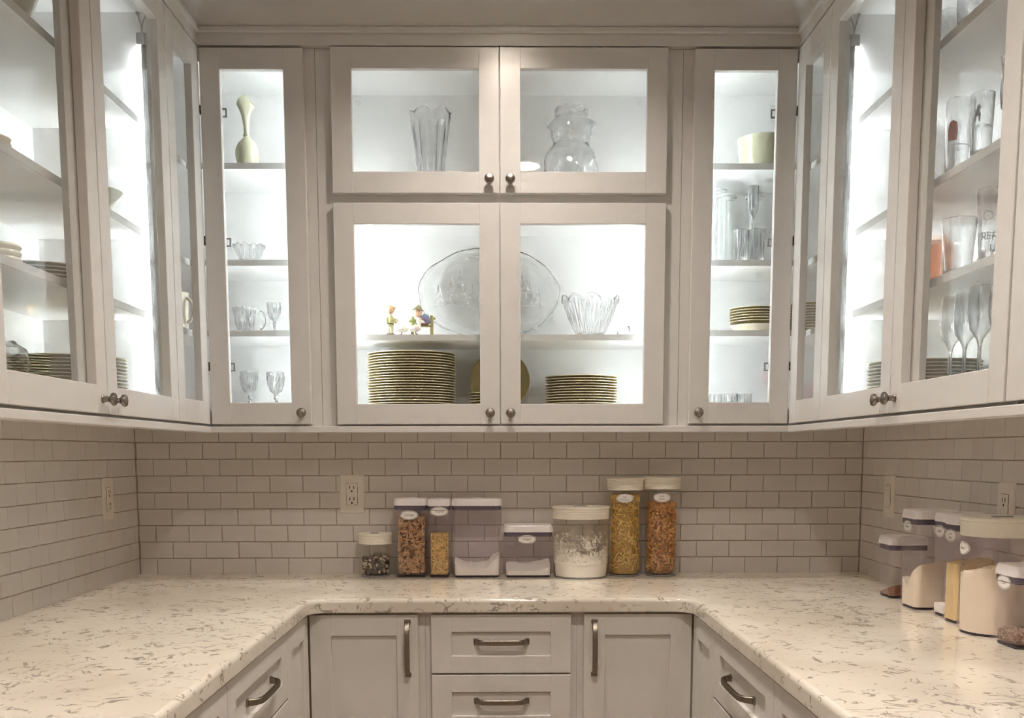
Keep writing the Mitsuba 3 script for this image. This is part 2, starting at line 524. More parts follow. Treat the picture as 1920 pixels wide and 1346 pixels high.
def light_bar(cab, x, y, z0, z1, nx, ny, tf=None, cord=False, power=1.0):
    """An LED bar standing in the cabinet; it shines along (nx, ny)."""
    tf = tf or (lambda m: m)
    n = np.array([nx, ny]) / math.hypot(nx, ny)
    t = np.array([-n[1], n[0]])
    hw = 0.0065

    def slab(d0, d1, w, a, b):
        c = [np.array([x, y]) + n * d + t * e for d, e in ((d0, -w), (d1, -w), (d1, w), (d0, w))]
        return outward(prism(Polygon(c), a, b))

    b = part(cab, 'light_bar', tf(cat(slab(-0.006, 0.0, hw, z0, z1), slab(-0.007, 0.004, hw + 0.001, z0 - 0.012, z0), slab(-0.011, 0.009, hw + 0.006, z1, z1 + 0.026))), GREY)
    c = [np.array([x, y]) + n * 0.0012 + t * e for e in (-hw * .8, hw * .8)]
    q = trimesh.Trimesh(np.array([[*c[0], z0 + .002], [*c[1], z0 + .002], [*c[1], z1 - .002], [*c[0], z1 - .002]]), [[0, 1, 2], [0, 2, 3]], process=False)
    q = tf(q)
    want = tf(trimesh.Trimesh(np.array([[x, y, 0], [x + n[0], y + n[1], 0], [x, y, 1]]), [[0, 1, 2]], process=False)).vertices
    if np.dot(q.face_normals[0], want[1] - want[0]) < 0:
        q.invert()
    key = numbered(b + '__diffuser')
    scene[key] = {**mikit.ply(q), 'emitter': {'type': 'area', 'radiance': rgb(*(power * q for q in LED_LIGHT))}}
    if cord:
        s = np.linspace(0, 1, 14)[:, None]
        for k in (0, 1):
            p0, p3 = np.array([x + 0.004 * k, y, z1 + 0.026]), np.array([x + 0.012, y + 0.03 * k - 0.012, TOP_Z - 0.004])
            p1, p2 = p0 + [-0.012 * k, 0.002, 0.035], p3 - [0.012, 0.01 * k, 0.03]
            path = (1 - s) ** 3 * p0 + 3 * s * (1 - s) ** 2 * p1 + 3 * s * s * (1 - s) * p2 + s ** 3 * p3
            part(b, 'cord', tf(tube(path, np.where(np.arange(14) > 9, 0.0032, 0.0017), 8)), GREY, smooth=40)


def shelf(cab, mesh_board, mesh_edge):
    s = part(cab, 'shelf', mesh_board, INNER)
    part(s, 'front_edge', mesh_edge, EDGE)


# --- the middle cabinet on the back wall
mid = thing('display_cabinet', 'wide white wall cabinet with four glass doors, between the two corner cabinets', 'cabinet')
part(mid, 'side_panel', bx(-0.4995, -0.482, -FRB, -0.008, 1.372, 2.377), INNER)
part(mid, 'side_panel', bx(0.482, 0.4995, -FRB, -0.008, 1.372, 2.377), INNER)
part(mid, 'back_panel', bx(-0.482, 0.482, -0.011, -0.0055, 1.372, 2.377), INNER)
part(mid, 'bottom_panel', bx(-0.482, 0.482, -FRB, -0.011, 1.3985, FLOOR_Z), INNER)
part(mid, 'divider_panel', bx(-0.482, 0.482, -FRB, -0.011, 1.948, 2.030), INNER)
part(mid, 'top_panel', bx(-0.482, 0.482, -FRB, -0.011, TOP_Z, 2.377), INNER)
part(mid, 'face_frame', cat(*(bx(s * .4695 - .03, s * .4695 + .03, -0.312, -FRB, 1.368, 2.379) for s in (-1, 1)), bx(-.4395, .4395, -0.312, -FRB, 1.368, 1.4165), bx(-.4395, .4395, -0.312, -FRB, 1.944, 2.034), bx(-.4395, .4395, -0.312, -FRB, 2.335, 2.379),
                            bx(-.019, .019, -0.312, -FRB, 2.034, 2.335), bx(-.019, .019, -0.312, -FRB, 1.4165, 1.944)), PAINT)
shelf(mid, bx(-0.480, 0.480, -0.272, -0.012, 1.6256 - ST, 1.6256), bx(-0.480, 0.480, -0.2735, -0.272, 1.6256 - ST, 1.6256))
for s in (-1, 1):
    g = (0.0565, 0.4000)
    a, b = sorted((s * 0.0012, s * 0.4560))
    g0, g1 = sorted((s * g[0], s * g[1]))
    door(mid, a, b, 1.9970, 2.3765, (g0, g1, 2.0540, 2.3210), (s * 0.0285, 2.0300))
    door(mid, a, b, 1.3730, 1.9718, (g0, g1, 1.4290, 1.9155), (s * 0.0285, 1.4030))
    light_bar(mid, s * 0.462, -0.287, 1.440, 1.925, -s, 0.6, power=0.75)
    light_bar(mid, s * 0.462, -0.287, 2.045, 2.150, -s * 0.75, 1.0, power=1.0)
    part(mid, 'hole_cap', moved(turned(lathe([(0, 0), (0.008, 0), (0.0085, 0.001), (0.007, 0.0025), (0, 0.003)], 20), math.pi / 2, [1, 0, 0]), s * 0.425, -0.011, 2.335), INNER, smooth=40)

# --- corner cabinets with a folding pair of doors
for s in (-1, 1):
    X = lambda *v: sorted(s * q for q in v)
    cc = thing('display_cabinet', f'white corner wall cabinet with a folding pair of glass doors, {SIDE[s]} of the middle cabinet', 'cabinet')
    tf = lambda m: to_side(m, s)
    y_end = -0.6155
    part(cc, 'side_panel', bx(*X(0.5005, 0.518), -FRB, -0.008, 1.372, 2.377), INNER)
    part(cc, 'side_panel', bx(*X(H - FRB, H - 0.008), y_end, y_end + 0.016, 1.372, 2.377), INNER)
    part(cc, 'back_panel', bx(*X(0.5005, H - 0.006), -0.011, -0.0055, 1.372, 2.377), INNER)
    part(cc, 'back_panel', bx(*X(H - 0.011, H - 0.0055), y_end, -0.0115, 1.372, 2.377), INNER)

    def ell(x_in, y_in, inset=0.0):
        """The L-shaped plan of the corner: front edges at y = -y_in and |x| = H - y_in."""
        p = [(x_in, -0.0115), (x_in, -y_in), (H - y_in, -y_in), (H - y_in, y_end + 0.0165), (H - 0.0115, y_end + 0.0165), (H - 0.0115, -0.0115)]
        return Polygon([(s * a, b) for a, b in p])

    part(cc, 'bottom_panel', prism(ell(0.5185, FRB), 1.3985, FLOOR_Z), INNER)
    part(cc, 'top_panel', prism(ell(0.5185, FRB), TOP_Z, 2.377), INNER)
    part(cc, 'face_frame', cat(bx(*X(0.5005, 0.540), -0.312, -FRB, 1.368, 2.379), bx(*X(0.540, H - 0.312), -0.312, -FRB, 1.368, 1.412), bx(*X(0.540, H - 0.312), -0.312, -FRB, 2.345, 2.379),
                               bx(*X(H - 0.312, H - FRB), y_end, -0.592, 1.368, 2.379), bx(*X(H - 0.312, H - FRB), -0.592, -0.2995, 1.368, 1.412), bx(*X(H - 0.312, H - FRB), -0.592, -0.2995, 2.345, 2.379)), PAINT)
    for z in SHELF_Z:
        e = 0.273
        shelf(cc, prism(ell(0.5190, e), z - ST, z), cat(bx(*X(0.5190, H - e), -e - 0.0015, -e, z - ST, z), bx(*X(H - e - 0.0015, H - e), y_end + 0.017, -e - 0.0015, z - ST, z)))
    a, b = X(0.5285, 0.8065)
    g0, g1 = X(0.5825, 0.7530)
    d1 = door(cc, a, b, 1.3735, 2.3735, (g0, g1, 1.4330, 2.3180), (s * 0.5520, 1.4040))
    d2 = door(cc, -0.6130, -0.3365, 1.3735, 2.3735, (-0.5565, -0.4010, 1.4340, 2.3080), None, tf)
    for z in (2.213, 1.871, 1.532):
        hk = part(d1, 'hinge', cat(bx(*X(0.7420, 0.7620), -0.314, -0.306, z - 0.0115, z - 0.0085), bx(*X(0.7420, 0.7620), -0.314, -0.306, z + 0.0085, z + 0.0115), bx(*X(0.7420, 0.7455), -0.314, -0.306, z - 0.0085, z + 0.0085), bx(*X(0.7540, 0.7620), -0.314, -0.308, z - 0.0085, z + 0.0085),
                                   bx(*X(0.7620, 0.8000), -0.314, -0.309, z - 0.006, z + 0.006)), STEEL, label='steel hinge')
        part(d1, 'hinge_knuckle', moved(lathe([(0, -0.012), (0.0032, -0.012), (0.0032, 0.012), (0, 0.012)], 12), s * 0.8092, -0.3345, z), BLACK, smooth=40, label='black hinge knuckle')
    light_bar(cc, s * 0.530, -0.287, 1.440, 2.300, s * 0.8, 1.0, power=0.8)
    if s > 0:
        part(cc, 'hole_cap', moved(turned(lathe([(0, 0), (0.008, 0), (0.0095, 0.001), (0.008, 0.0025), (0, 0.003)], 20), math.pi / 2, [1, 0, 0]), 0.822, -0.011, 2.335), INNER, smooth=40)

# --- cabinets on the side walls
for s in (-1, 1):
    X = lambda *v: sorted(s * q for q in v)
    tf = lambda m: to_side(m, s)
    sc = thing('display_cabinet', f'tall white wall cabinet with two glass doors on the {SIDE[s]} wall', 'cabinet')
    y0, y1 = -1.5860, -0.6175
    part(sc, 'side_panel', bx(*X(H - FRB, H - 0.008), y1 - 0.016, y1, 1.372, 2.377), INNER)
    part(sc, 'side_panel', bx(*X(H - FRB, H - 0.008), y0, y0 + 0.016, 1.372, 2.377), INNER)
    part(sc, 'back_panel', bx(*X(H - 0.011, H - 0.0055), y0, y1, 1.372, 2.377), INNER)
    part(sc, 'bottom_panel', bx(*X(H - FRB, H - 0.0115), y0 + 0.0165, y1 - 0.0165, 1.3985, FLOOR_Z), INNER)
    part(sc, 'top_panel', bx(*X(H - FRB, H - 0.0115), y0 + 0.0165, y1 - 0.0165, 2.342, 2.377), INNER)
    fx = X(H - 0.312, H - FRB)
    part(sc, 'face_frame', cat(bx(*fx, y1 - 0.030, y1, 1.368, 2.379), bx(*fx, -1.185, -1.040, 1.368, 2.379), bx(*fx, y0, y0 + 0.035, 1.368, 2.379), bx(*fx, y0 + 0.035, -1.185, 1.368, 1.412), bx(*fx, -1.040, y1 - 0.030, 1.368, 1.412),
                               bx(*fx, y0 + 0.035, -1.185, 2.345, 2.379), bx(*fx, -1.040, y1 - 0.030, 2.345, 2.379)), PAINT)
    for z in SHELF_Z:
        e = 0.278
        shelf(sc, bx(*X(H - e, H - 0.0115), y0 + 0.017, y1 - 0.017, z - ST, z), bx(*X(H - e - 0.0015, H - e), y0 + 0.017, y1 - 0.017, z - ST, z))
    door(sc, -1.0895, -0.6165, 1.3735, 2.3735, (-1.0340, -0.6720, 1.4310, 2.3120), (-1.0610, 1.4030), tf)
    door(sc, -1.5830, -1.0925, 1.3735, 2.3735, (-1.5265, -1.1470, 1.4305, 2.3120), (-1.1210, 1.4030), tf)
    light_bar(sc, -0.6440, -0.2885, 1.440, 2.262, 0.20, 1.0, tf, cord=True, power=0.8)
    # one more cabinet follows on the right, of which a stile shows
    if s > 0:
        nc = thing('display_cabinet', 'white wall cabinet at the right edge of the photo, of which one door stile shows', 'cabinet')
        part(nc, 'body', bx(*X(H - FRB, H - 0.006), -2.05, -1.5870, 1.372, 2.377), PAINT)
        part(nc, 'door', tf(bx(-2.045, -1.5905, -UD, -UD + DT, 1.3735, 2.3735, 0.0012)), PAINT)

# ------------------------------------------------------------------ counter
CS, CB, CT = 0.6436, 0.580, 0.037


def counter_outline():
    """Outline of the worktop as seen from above (counter-clockwise), with the outward normal of every point."""
    xs, ys, R = H - CS, -CB, 0.055
    pts = [(-H + 0.0045, -0.0045, None), (-H + 0.0045, YEND, None), (-xs, YEND, None)]
    for a in np.linspace(0, 1, 11):
        t = math.pi - a * math.pi / 2
        pts.append((-xs + R + R * math.cos(t), ys - R + R * math.sin(t), (-math.cos(t), -math.sin(t))))
    for a in np.linspace(0, 1, 11):
        t = math.pi / 2 - a * math.pi / 2
        pts.append((xs - R + R * math.cos(t), ys - R + R * math.sin(t), (-math.cos(t), -math.sin(t))))
    pts += [(xs, YEND, None), (H - 0.0045, YEND, None), (H - 0.0045, -0.0045, None)]
    return pts


def counter_mesh():
    pts = counter_outline()
    P = np.array([p[:2] for p in pts])
    N = np.zeros_like(P)
    for i, p in enumerate(pts):
        if p[2] is not None:
            N[i] = p[2]
    N[2], N[-3] = (1, 0), (-1, 0)
    prof = [(0.0025, 0.0), (0.0008, 0.0008), (0, 0.0025), (0, CT - 0.011)] + [(0.011 * (1 - math.cos(a)), CT - 0.011 + 0.011 * math.sin(a)) for a in np.linspace(0.25, math.pi / 2, 6)]
    rings = [np.column_stack([P - N * i, np.full(len(P), ZC - CT + z)]) for i, z in prof]
    n, fs = len(P), []
    for k in range(len(rings) - 1):
        for i in range(n):
            j = (i + 1) % n
            fs += [[k * n + i, k * n + j, (k + 1) * n + j], [k * n + i, (k + 1) * n + j, (k + 1) * n + i]]
    v = np.vstack(rings)
    out = [trimesh.Trimesh(v, fs, process=False)]
    for ring, flip in ((rings[0], True), (rings[-1], False)):
        vv, ff = trimesh.creation.triangulate_polygon(Polygon(ring[:, :2]), engine='earcut')
        ff = np.asarray(ff)
        a, b, c = (vv[ff[:, k]] for k in range(3))
        neg = ((b - a)[:, 0] * (c - a)[:, 1] - (b - a)[:, 1] * (c - a)[:, 0]) < 0
        ff[neg] = ff[neg][:, ::-1]
        if flip:
            ff = ff[:, ::-1]
        out.append(trimesh.Trimesh(np.column_stack([vv, np.full(len(vv), ring[0, 2])]), ff, process=False))
    return cat(out)


single('countertop', counter_mesh(), STONE, 'U-shaped cream quartz countertop with thin dark veins and a rounded front edge', 'countertop', smooth=35)

# ------------------------------------------------------------------ base cabinets
DB, DS = 0.566, 0.634           # faces of the base doors: back run, side runs
XS = H - DS                     # 0.509


def pull(length, tf):
    """A bow pull for a vertical face at y = 0, its bar along x; tf places it."""
    hl = length / 2
    s = np.linspace(-1, 1, 25)
    x = s * hl
    y = -0.027 * (1 - np.abs(s) ** 9) - 0.002 * (1 - s * s)
    p = np.column_stack([x, y, np.zeros(25)])
    p[0], p[-1] = (-hl, 0.0, 0), (hl, 0.0, 0)
    bar = strip(p, [0, 0, 1], np.where(np.abs(s) > 0.93, 0.0152, 0.0135), 0.0075)
    feet = [bx(q * hl - 0.0055, q * hl + 0.0055, -0.005, 0, -0.0082, 0.0082, 0.001) for q in (-1, 1)]
    return tf(cat(bar, *feet))


def panel_front(x0, x1, z0, z1, st, y0, rail=None):
    """A shaker front: stiles, rails and a recessed panel; returns (frame, panel)."""
    rail = rail or st
    g = (x0 + st, x1 - st, z0 + rail, z1 - rail)
    return frame_mesh(x0, x1, z0, z1, *g, y0, y0 + DT), bx(g[0] - .003, g[1] + .003, y0 + 0.010, y0 + 0.016, g[2] - .003, g[3] + .003)


def front(cab, kind, x0, x1, z0, z1, st, y0, rail=None, tf=None, handle=None):
    tf = tf or (lambda m: m)
    a, b = panel_front(x0, x1, z0, z1, st, y0, rail)
    d = part(cab, kind, tf(a), BASEPAINT)
    part(d, 'panel', tf(b), BASEPAINT)
    if handle:
        hx, hz, ln, vert, on_panel = handle
        yy = y0 + (0.010 if on_panel else 0.0)
        part(d, 'pull', pull(ln, lambda m: tf(moved(turned(m, math.pi / 2, [0, 1, 0]) if vert else m, hx, yy, hz))), BRONZE, smooth=30)
    return d


Z0B, Z1B = 0.115, 0.8695
bm = thing('base_cabinet', 'white base cabinet with a stack of three drawers in the middle of the back run', 'cabinet')
part(bm, 'body', cat(bx(-0.2010, 0.2010, -0.5455, -0.006, 0.10, ZC - CT - 0.0005)), BASEPAINT)
part(bm, 'toe_kick', bx(-0.2010, 0.2010, -0.50, -0.40, 0.0, 0.0995), BASEPAINT)
for z0, z1, hz in ((0.7125, 0.8695, 0.7965), (0.5500, 0.7075, 0.6365), (0.118, 0.5450, 0.36)):
    front(bm, 'drawer', -0.1850, 0.1850, z0, z1, 0.0540, -DB, 0.0465, None, (0.001, hz + 0.0, 0.137, False, True))
for s in (-1, 1):
    X = lambda *v: sorted(s * q for q in v)
    tf = lambda m: to_side(m, s)
    bc = thing('base_cabinet', f'white corner base cabinet with a folding door at the {SIDE[s]} end of the back run', 'cabinet')
    p = [(0.2015, -0.006), (0.2015, -0.5455), (XS + 0.0205, -0.5455), (XS + 0.0205, -0.8330), (H - 0.006, -0.8330), (H - 0.006, -0.006)]
    part(bc, 'body', prism(Polygon([(s * a, b) for a, b in p]), 0.10, ZC - CT - 0.0005), BASEPAINT)
    a, b = X(0.2195, 0.5050)
    front(bc, 'door', a, b, Z0B, 0.8695, 0.0565, -DB, 0.0560, None, (s * 0.2465, 0.7805, 0.142, True, False))
    front(bc, 'door', -0.8320, -0.5690, Z0B, 0.8695, 0.0570, -DS, 0.0560, tf)
    bd = thing('base_cabinet', f'white base cabinet with drawers under the {SIDE[s]} counter', 'cabinet')
    part(bd, 'body', bx(*X(XS + 0.0205, H - 0.006), -1.3725, -0.8335, 0.10, ZC - CT - 0.0005), BASEPAINT)
    for z0, z1, hz in ((0.7125, 0.8695, 0.788), (0.5500, 0.7075, 0.63), (0.118, 0.5450, 0.36)):
        front(bd, 'drawer', -1.3715, -0.8355, z0, z1, 0.0590, -DS, 0.0465, tf, (-1.0860, hz, 0.215, False, True))
    be = thing('base_cabinet', f'white base cabinet nearest the room under the {SIDE[s]} counter', 'cabinet')
    part(be, 'body', bx(*X(XS + 0.0205, H - 0.006), -2.40, -1.3735, 0.10, ZC - CT - 0.0005), BASEPAINT)
    front(be, 'door', -1.8850, -1.3755, Z0B, 0.8695, 0.0565, -DS, 0.0465, tf)
    front(be, 'door', -2.3980, -1.8880, Z0B, 0.8695, 0.0565, -DS, 0.0465, tf)

# ------------------------------------------------------------------ outlets


def outlet(key, tf, kind):
    part(key, 'cover_plate', tf(cat(loft([(0.076, 0.121, 0.003, 0.0), (0.076, 0.121, 0.003, 0.003), (0.070, 0.115, 0.003, 0.0055)]))), PLATEW, smooth=30)
    part(key, 'recess', tf(loft([(0.0362, 0.0687, 0.002, 0.0), (0.0362, 0.0687, 0.002, 0.0059)])), SLOT)
    part(key, 'face', tf(loft([(0.0345, 0.067, 0.002, 0.0), (0.0345, 0.067, 0.002, 0.0075), (0.033, 0.0655, 0.002, 0.0085)])), PLATEW, smooth=30)
    for z in (0.0485, -0.0485):
        part(key, 'screw', tf(moved(lathe([(0, 0.005), (0.0028, 0.005), (0.0022, 0.0064), (0, 0.0066)], 12), 0, z)), PLATEW)
    if kind == 'outlet':
        m = []
        for z in (0.0175, -0.0185):
            m += [bx(q * 0.0064 - 0.0014, q * 0.0064 + 0.0014, z - 0.0010, z + 0.0085, 0.0060, 0.0088) for q in (-1, 1)]
            m.append(moved(lathe([(0, 0.006), (0.0031, 0.006), (0.0031, 0.0088), (0, 0.0088)], 14), 0, z - 0.0082))
        labels[part(key, 'slots', tf(cat(m)), SLOT)] = {'label': 'black outlet slots', 'kind': 'stuff'}
    else:
        part(key, 'rocker', tf(turned(bx(-0.014, 0.014, -0.031, 0.031, 0.004, 0.0105, 0.001), 0.04, [1, 0, 0])), PLATEW)


def face_back(m):      # from lying flat (z up) to standing on the back wall
    return moved(turned(m, math.pi / 2, [1, 0, 0]), -0.466, -TT, 1.165)


outlet(thing('outlet', 'white double outlet on the back wall above the smallest jar', 'outlet'), face_back, 'outlet')


def face_side(s, y, z):
    def f(m):
        m = turned(m, math.pi / 2, [1, 0, 0])
        return moved(turned(m, -s * math.pi / 2, [0, 0, 1]), s * (H - TT), y, z)
    return f


outlet(thing('outlet', 'white outlet on the left wall', 'outlet'), face_side(-1, -0.253, 1.162), 'outlet')
outlet(thing('switch', 'white switch plate on the right wall near the corner', 'switch'), face_side(1, -0.243, 1.165), 'switch')
outlet(thing('outlet', 'white outlet on the right wall behind the round flour canister', 'outlet'), face_side(1, -0.945, 1.165), 'outlet')

# ================================================================== things in the cabinets and on the counter


def plate_mesh(r, h=0.0125, n=64, wave=0.0):
    k = h / 0.0125
    return lathe([(0, 0.0018 * k), (0.50 * r, 0.0015 * k), (0.53 * r, 0), (0.57 * r, 0), (0.60 * r, 0.0022 * k), (0.74 * r, 0.0042 * k), (0.97 * r, 0.0098 * k), (0.992 * r, 0.0104 * k), (r, 0.0114 * k), (0.996 * r, 0.0124 * k), (0.975 * r, 0.0125 * k),
                  (0.74 * r, 0.0072 * k), (0.62 * r, 0.0048 * k), (0, 0.0042 * k)], n)


def stack(name, label, cat_, group, r, n, x, y, z, pitch, m, h=0.0125):
    """n plates, each a thing of its own, one above the other."""
    pm = plate_mesh(r, h)
    if m == GOLDV:                                   # a pale line round the rim, brown gilt below and above
        q = np.hypot(pm.vertices[:, 0], pm.vertices[:, 1])
        col = np.where((q > 0.985 * r)[:, None], (0.84, 0.77, 0.56), (0.34, 0.27, 0.09))
        mesh = mikit.ply(pm, m, smooth=True, color=col)
    else:
        mesh = mikit.ply(pm, m, smooth=30)
    for i in range(n):
        d = n - i
        nth = 'topmost' if d == 1 else f"{d}{('st', 'nd', 'rd')[d % 10 - 1] if d % 10 in (1, 2, 3) and d not in (11, 12, 13) else 'th'} from the top"
        k = thing(name, label.replace('#', nth), cat_, group)
        jx, jy = nr.normal(0, 0.0007, 2)
        scene[k] = {**mesh, 'to_world': T().translate([x + jx, y + jy, z + i * pitch]).rotate([0, 0, 1], float(nr.uniform(0, 360)))}


S1, S2, S3, SM = SHELF_Z[0], SHELF_Z[1], SHELF_Z[2], 1.6256
E = 0.0004

# --- middle cabinet, lower tier: plates, a gilt platter on edge, saucers
stack('plate', 'gilt-edged plate, # of the tall stack behind the lower left middle door', 'plate', 'dinner plates in the tall stack', 0.130, 21, -0.261, -0.158, FLOOR_Z + E, 0.0076, GOLDV)
stack('plate', 'gilt-edged plate, # of the low stack behind the lower right middle door', 'plate', 'plates in the right-hand stack', 0.107, 12, 0.239, -0.165, FLOOR_Z + E, 0.0078, GOLDV, 0.0118)
stack('saucer', 'gilt-edged saucer, # of the small pile below the upright gilt platter', 'saucer', 'saucers below the gilt platter', 0.060, 6, -0.0335, -0.186, FLOOR_Z + E, 0.0080, GOLDV, 0.0100)
gp = plate_mesh(0.0910, 0.016, 96)
gp = moved(turned(turned(gp, math.pi / 2, [1, 0, 0]), -0.16, [1, 0, 0]), -0.0015, -0.058, 1.5085)
single('platter', gp, GILT, 'round bright gilt platter standing on edge behind the middle stiles', 'platter', smooth=25)

# --- middle cabinet, shelf: embossed oval glass platter leaning on the back


def tree_relief(u, v):
    """Height of the embossed firs at the platter coordinates (u across, v up) in metres."""
    out = np.zeros_like(u)
    for cx, base, hgt, w in ((-0.150, -0.035, 0.070, 0.017), (-0.112, -0.030, 0.092, 0.022), (-0.086, -0.020, 0.105, 0.024), (-0.052, -0.04, 0.075, 0.019), (0.098, -0.010, 0.090, 0.020), (0.122, -0.035, 0.080, 0.020), (0.148, -0.040, 0.062, 0.017), (0.010, -0.03, 0.08, 0.02)):
        t = (v - base) / hgt
        half = w * (1 - t) * (0.62 + 0.38 * (1 - np.mod(t * 6.0, 1.0)))
        inside = (t > 0) & (t < 1) & (np.abs(u - cx) < half)
        out += inside * (0.0034 * (0.4 + meshkit.noise(np.stack([u * 160, v * 160, u * 0], -1), 3)))
    return out


def oval_platter(a, b):
    nth, nrad = 320, 100
    th = np.arange(nth) / nth * 2 * np.pi
    rr = np.linspace(0, 1, nrad)[1:]
    wob = 1 + 0.010 * np.sin(7 * th + 1) + 0.006 * np.sin(13 * th)
    R = rr[:, None] * wob[None]
    U, V = a * R * np.cos(th), b * R * np.sin(th)
    rim = np.clip((rr - 0.80) / 0.20, 0, 1)[:, None]
    ht = 0.0045 + 0.016 * rim ** 1.6 + 0 * U + tree_relief(U, V) * (rr[:, None] < 0.86) + 0.0016 * np.exp(-((rr[:, None] - 0.955) / 0.018) ** 2)
    bk = 0.016 * rim ** 1.6 - 0.0005 + 0 * U
    front = np.stack([U, V, ht], -1).reshape(-1, 3)
    back = np.stack([U, V, bk], -1).reshape(-1, 3)
    v = np.vstack([front, back, [[0, 0, 0.0045], [0, 0, -0.0005]]])
    n, o, fs = nrad - 1, len(front), []
    for k in range(n - 1):
        for i in range(nth):
            j = (i + 1) % nth
            q = (k * nth + i, k * nth + j, (k + 1) * nth + j, (k + 1) * nth + i)
            fs += [[q[0], q[2], q[1]], [q[0], q[3], q[2]], [o + q[0], o + q[1], o + q[2]], [o + q[0], o + q[2], o + q[3]]]
    e = (n - 1) * nth
    for i in range(nth):
        j = (i + 1) % nth
        fs += [[len(v) - 2, i, j], [len(v) - 1, o + j, o + i], [e + i, o + e + j, e + j], [e + i, o + e + i, o + e + j]]
    return outward(trimesh.Trimesh(v, fs, process=False))


op = turned(turned(oval_platter(0.212, 0.139), math.pi / 2, [1, 0, 0]), -0.17, [1, 0, 0])
single('glass_platter', moved(op, -0.034, -0.060, SM + 0.140), GLASS, 'large oval glass platter with embossed fir trees behind the middle doors', 'platter', smooth=35)

# --- cut crystal bowl on the same shelf


def cut_bowl(r, h, t, lobes=12, n=216, foot=0.42, rows=26, depth=0.004, scallop=0.010):
    prof = [(0, 0), (foot * r, 0), (foot * r * 1.02, 0.004)]
    for k in range(1, rows + 1):
        s = k / rows
        prof.append((r * (foot + (1 - foot) * s ** 0.75), 0.006 + (h - 0.006) * s))

    def mod(th, rr, zz):
        s = np.clip((zz - 0.006) / (h - 0.006), 0, 1)
        k = 16.0 / h * 0.20
        cut = depth * np.abs(np.cos(lobes * th + k * zz)) * np.abs(np.cos(lobes * th - k * zz)) * (s > 0.05) * (s < 0.93)
        return rr - cut, zz + scallop * s ** 3 * (np.abs(np.cos(lobes * th / 2)) - 0.6)

    return lathe(shell(prof, t), n, mod)


single('crystal_bowl', moved(cut_bowl(0.084, 0.112, 0.006, 10, 240, 0.46, 30, 0.0045, 0.016), 0.262, -0.185, SM + E, 0.3), CRYSTAL, 'cut crystal bowl with scalloped rim on the middle shelf, right of the glass platter', 'bowl')
single('glass_votive', moved(lathe(shell([(0, 0), (0.013, 0), (0.019, 0.006), (0.020, 0.022), (0.016, 0.034)], 0.003), 24), 0.362, -0.170, SM + E), CRYSTAL, 'tiny glass dish at the right end of the middle shelf', 'dish', smooth=30)

# --- upper middle compartments
UF = 2.030


def vase_mod(th, rr, zz):
    s = np.clip((zz - 0.05) / 0.17, 0, 1)
    flute = 0.0030 * np.abs(np.cos(6 * th)) * (zz > 0.05) * (zz < 0.19)
    dia = 0.0030 * np.abs(np.sin(8 * th + zz * 260)) * (zz < 0.05) * (zz > 0.003)
    return rr - flute - dia, zz + 0.014 * s ** 4 * (np.abs(np.cos(3 * th)) - 0.55)


vz = [(0, 0), (0.034, 0), (0.036, 0.003)] + [(0.0365 + 0.0005 * k, 0.003 + 0.0078 * k) for k in range(1, 7)] + [(0.040 + 0.0205 * (k / 12) ** 1.35, 0.050 + 0.174 * k / 12) for k in range(1, 13)]
single('crystal_vase', moved(lathe(shell(vz, 0.0055), 120, vase_mod), -0.198, -0.170, UF + E, 0.2), CRYSTAL, 'flared cut crystal vase with a scalloped rim behind the upper left middle door', 'vase')


def jar_mod(th, rr, zz):
    ear = sum(0.012 * np.exp(-((np.arctan2(np.sin(th - a), np.cos(th - a))) / 0.20) ** 2 - ((zz - 0.192) / 0.010) ** 2) for a in (0.05, math.pi - 0.05))
    arm = sum(0.010 * np.exp(-((np.arctan2(np.sin(th - a), np.cos(th - a))) / 0.26) ** 2 - ((zz - zc) / 0.030) ** 2) for a, zc in ((-0.55, 0.095), (math.pi + 0.55, 0.095), (-1.15, 0.060), (math.pi + 1.15, 0.060)))
    snout = 0.007 * np.exp(-((np.arctan2(np.sin(th + math.pi / 2), np.cos(th + math.pi / 2))) / 0.28) ** 2 - ((zz - 0.158) / 0.012) ** 2)
    return rr + (ear + arm + snout) * (rr > 0.02), zz


jp = [(0, 0), (0.062, 0), (0.070, 0.006), (0.0765, 0.030), (0.0775, 0.055), (0.074, 0.085), (0.066, 0.110), (0.056, 0.125), (0.051, 0.133), (0.0505, 0.140), (0.0545, 0.150), (0.0585, 0.165), (0.060, 0.180), (0.0585, 0.192), (0.053, 0.202), (0.0455, 0.207), (0.0440, 0.212), (0.0455, 0.2155),
      (0.0478, 0.218), (0.0478, 0.229), (0.0455, 0.234), (0.0435, 0.236)]
jp2 = [(np.interp(z, [p[1] for p in jp[1:]], [p[0] for p in jp[1:]]), z) for z in np.linspace(0, 0.236, 64)]
single('glass_jar', moved(lathe(shell([(0, 0)] + jp2, 0.0045), 96, jar_mod), 0.204, -0.185, UF + E, -0.15), GLASS, 'clear glass jar shaped like a seated bear, behind the upper right middle door', 'jar', smooth=40)

# --- left corner cabinet
vb = [(0, 0), (0.0205, 0), (0.0230, 0.002), (0.0290, 0.018), (0.0330, 0.036), (0.0320, 0.053), (0.0245, 0.070), (0.0125, 0.082), (0.0078, 0.087), (0.0078, 0.089), (0.0100, 0.0905), (0.0100, 0.0945), (0.0070, 0.096)] + [(0.0066 + 0.0145 * (k / 10) ** 1.6, 0.096 + 0.100 * k / 10) for k in range(1, 11)]


def tulip(th, rr, zz):
    s = np.clip((zz - 0.11) / 0.086, 0, 1)
    return rr * (1 + 0.22 * s * np.cos(2 * th)), zz - 0.024 * s ** 2 * (0.5 + 0.5 * np.cos(2 * th + 0.9))


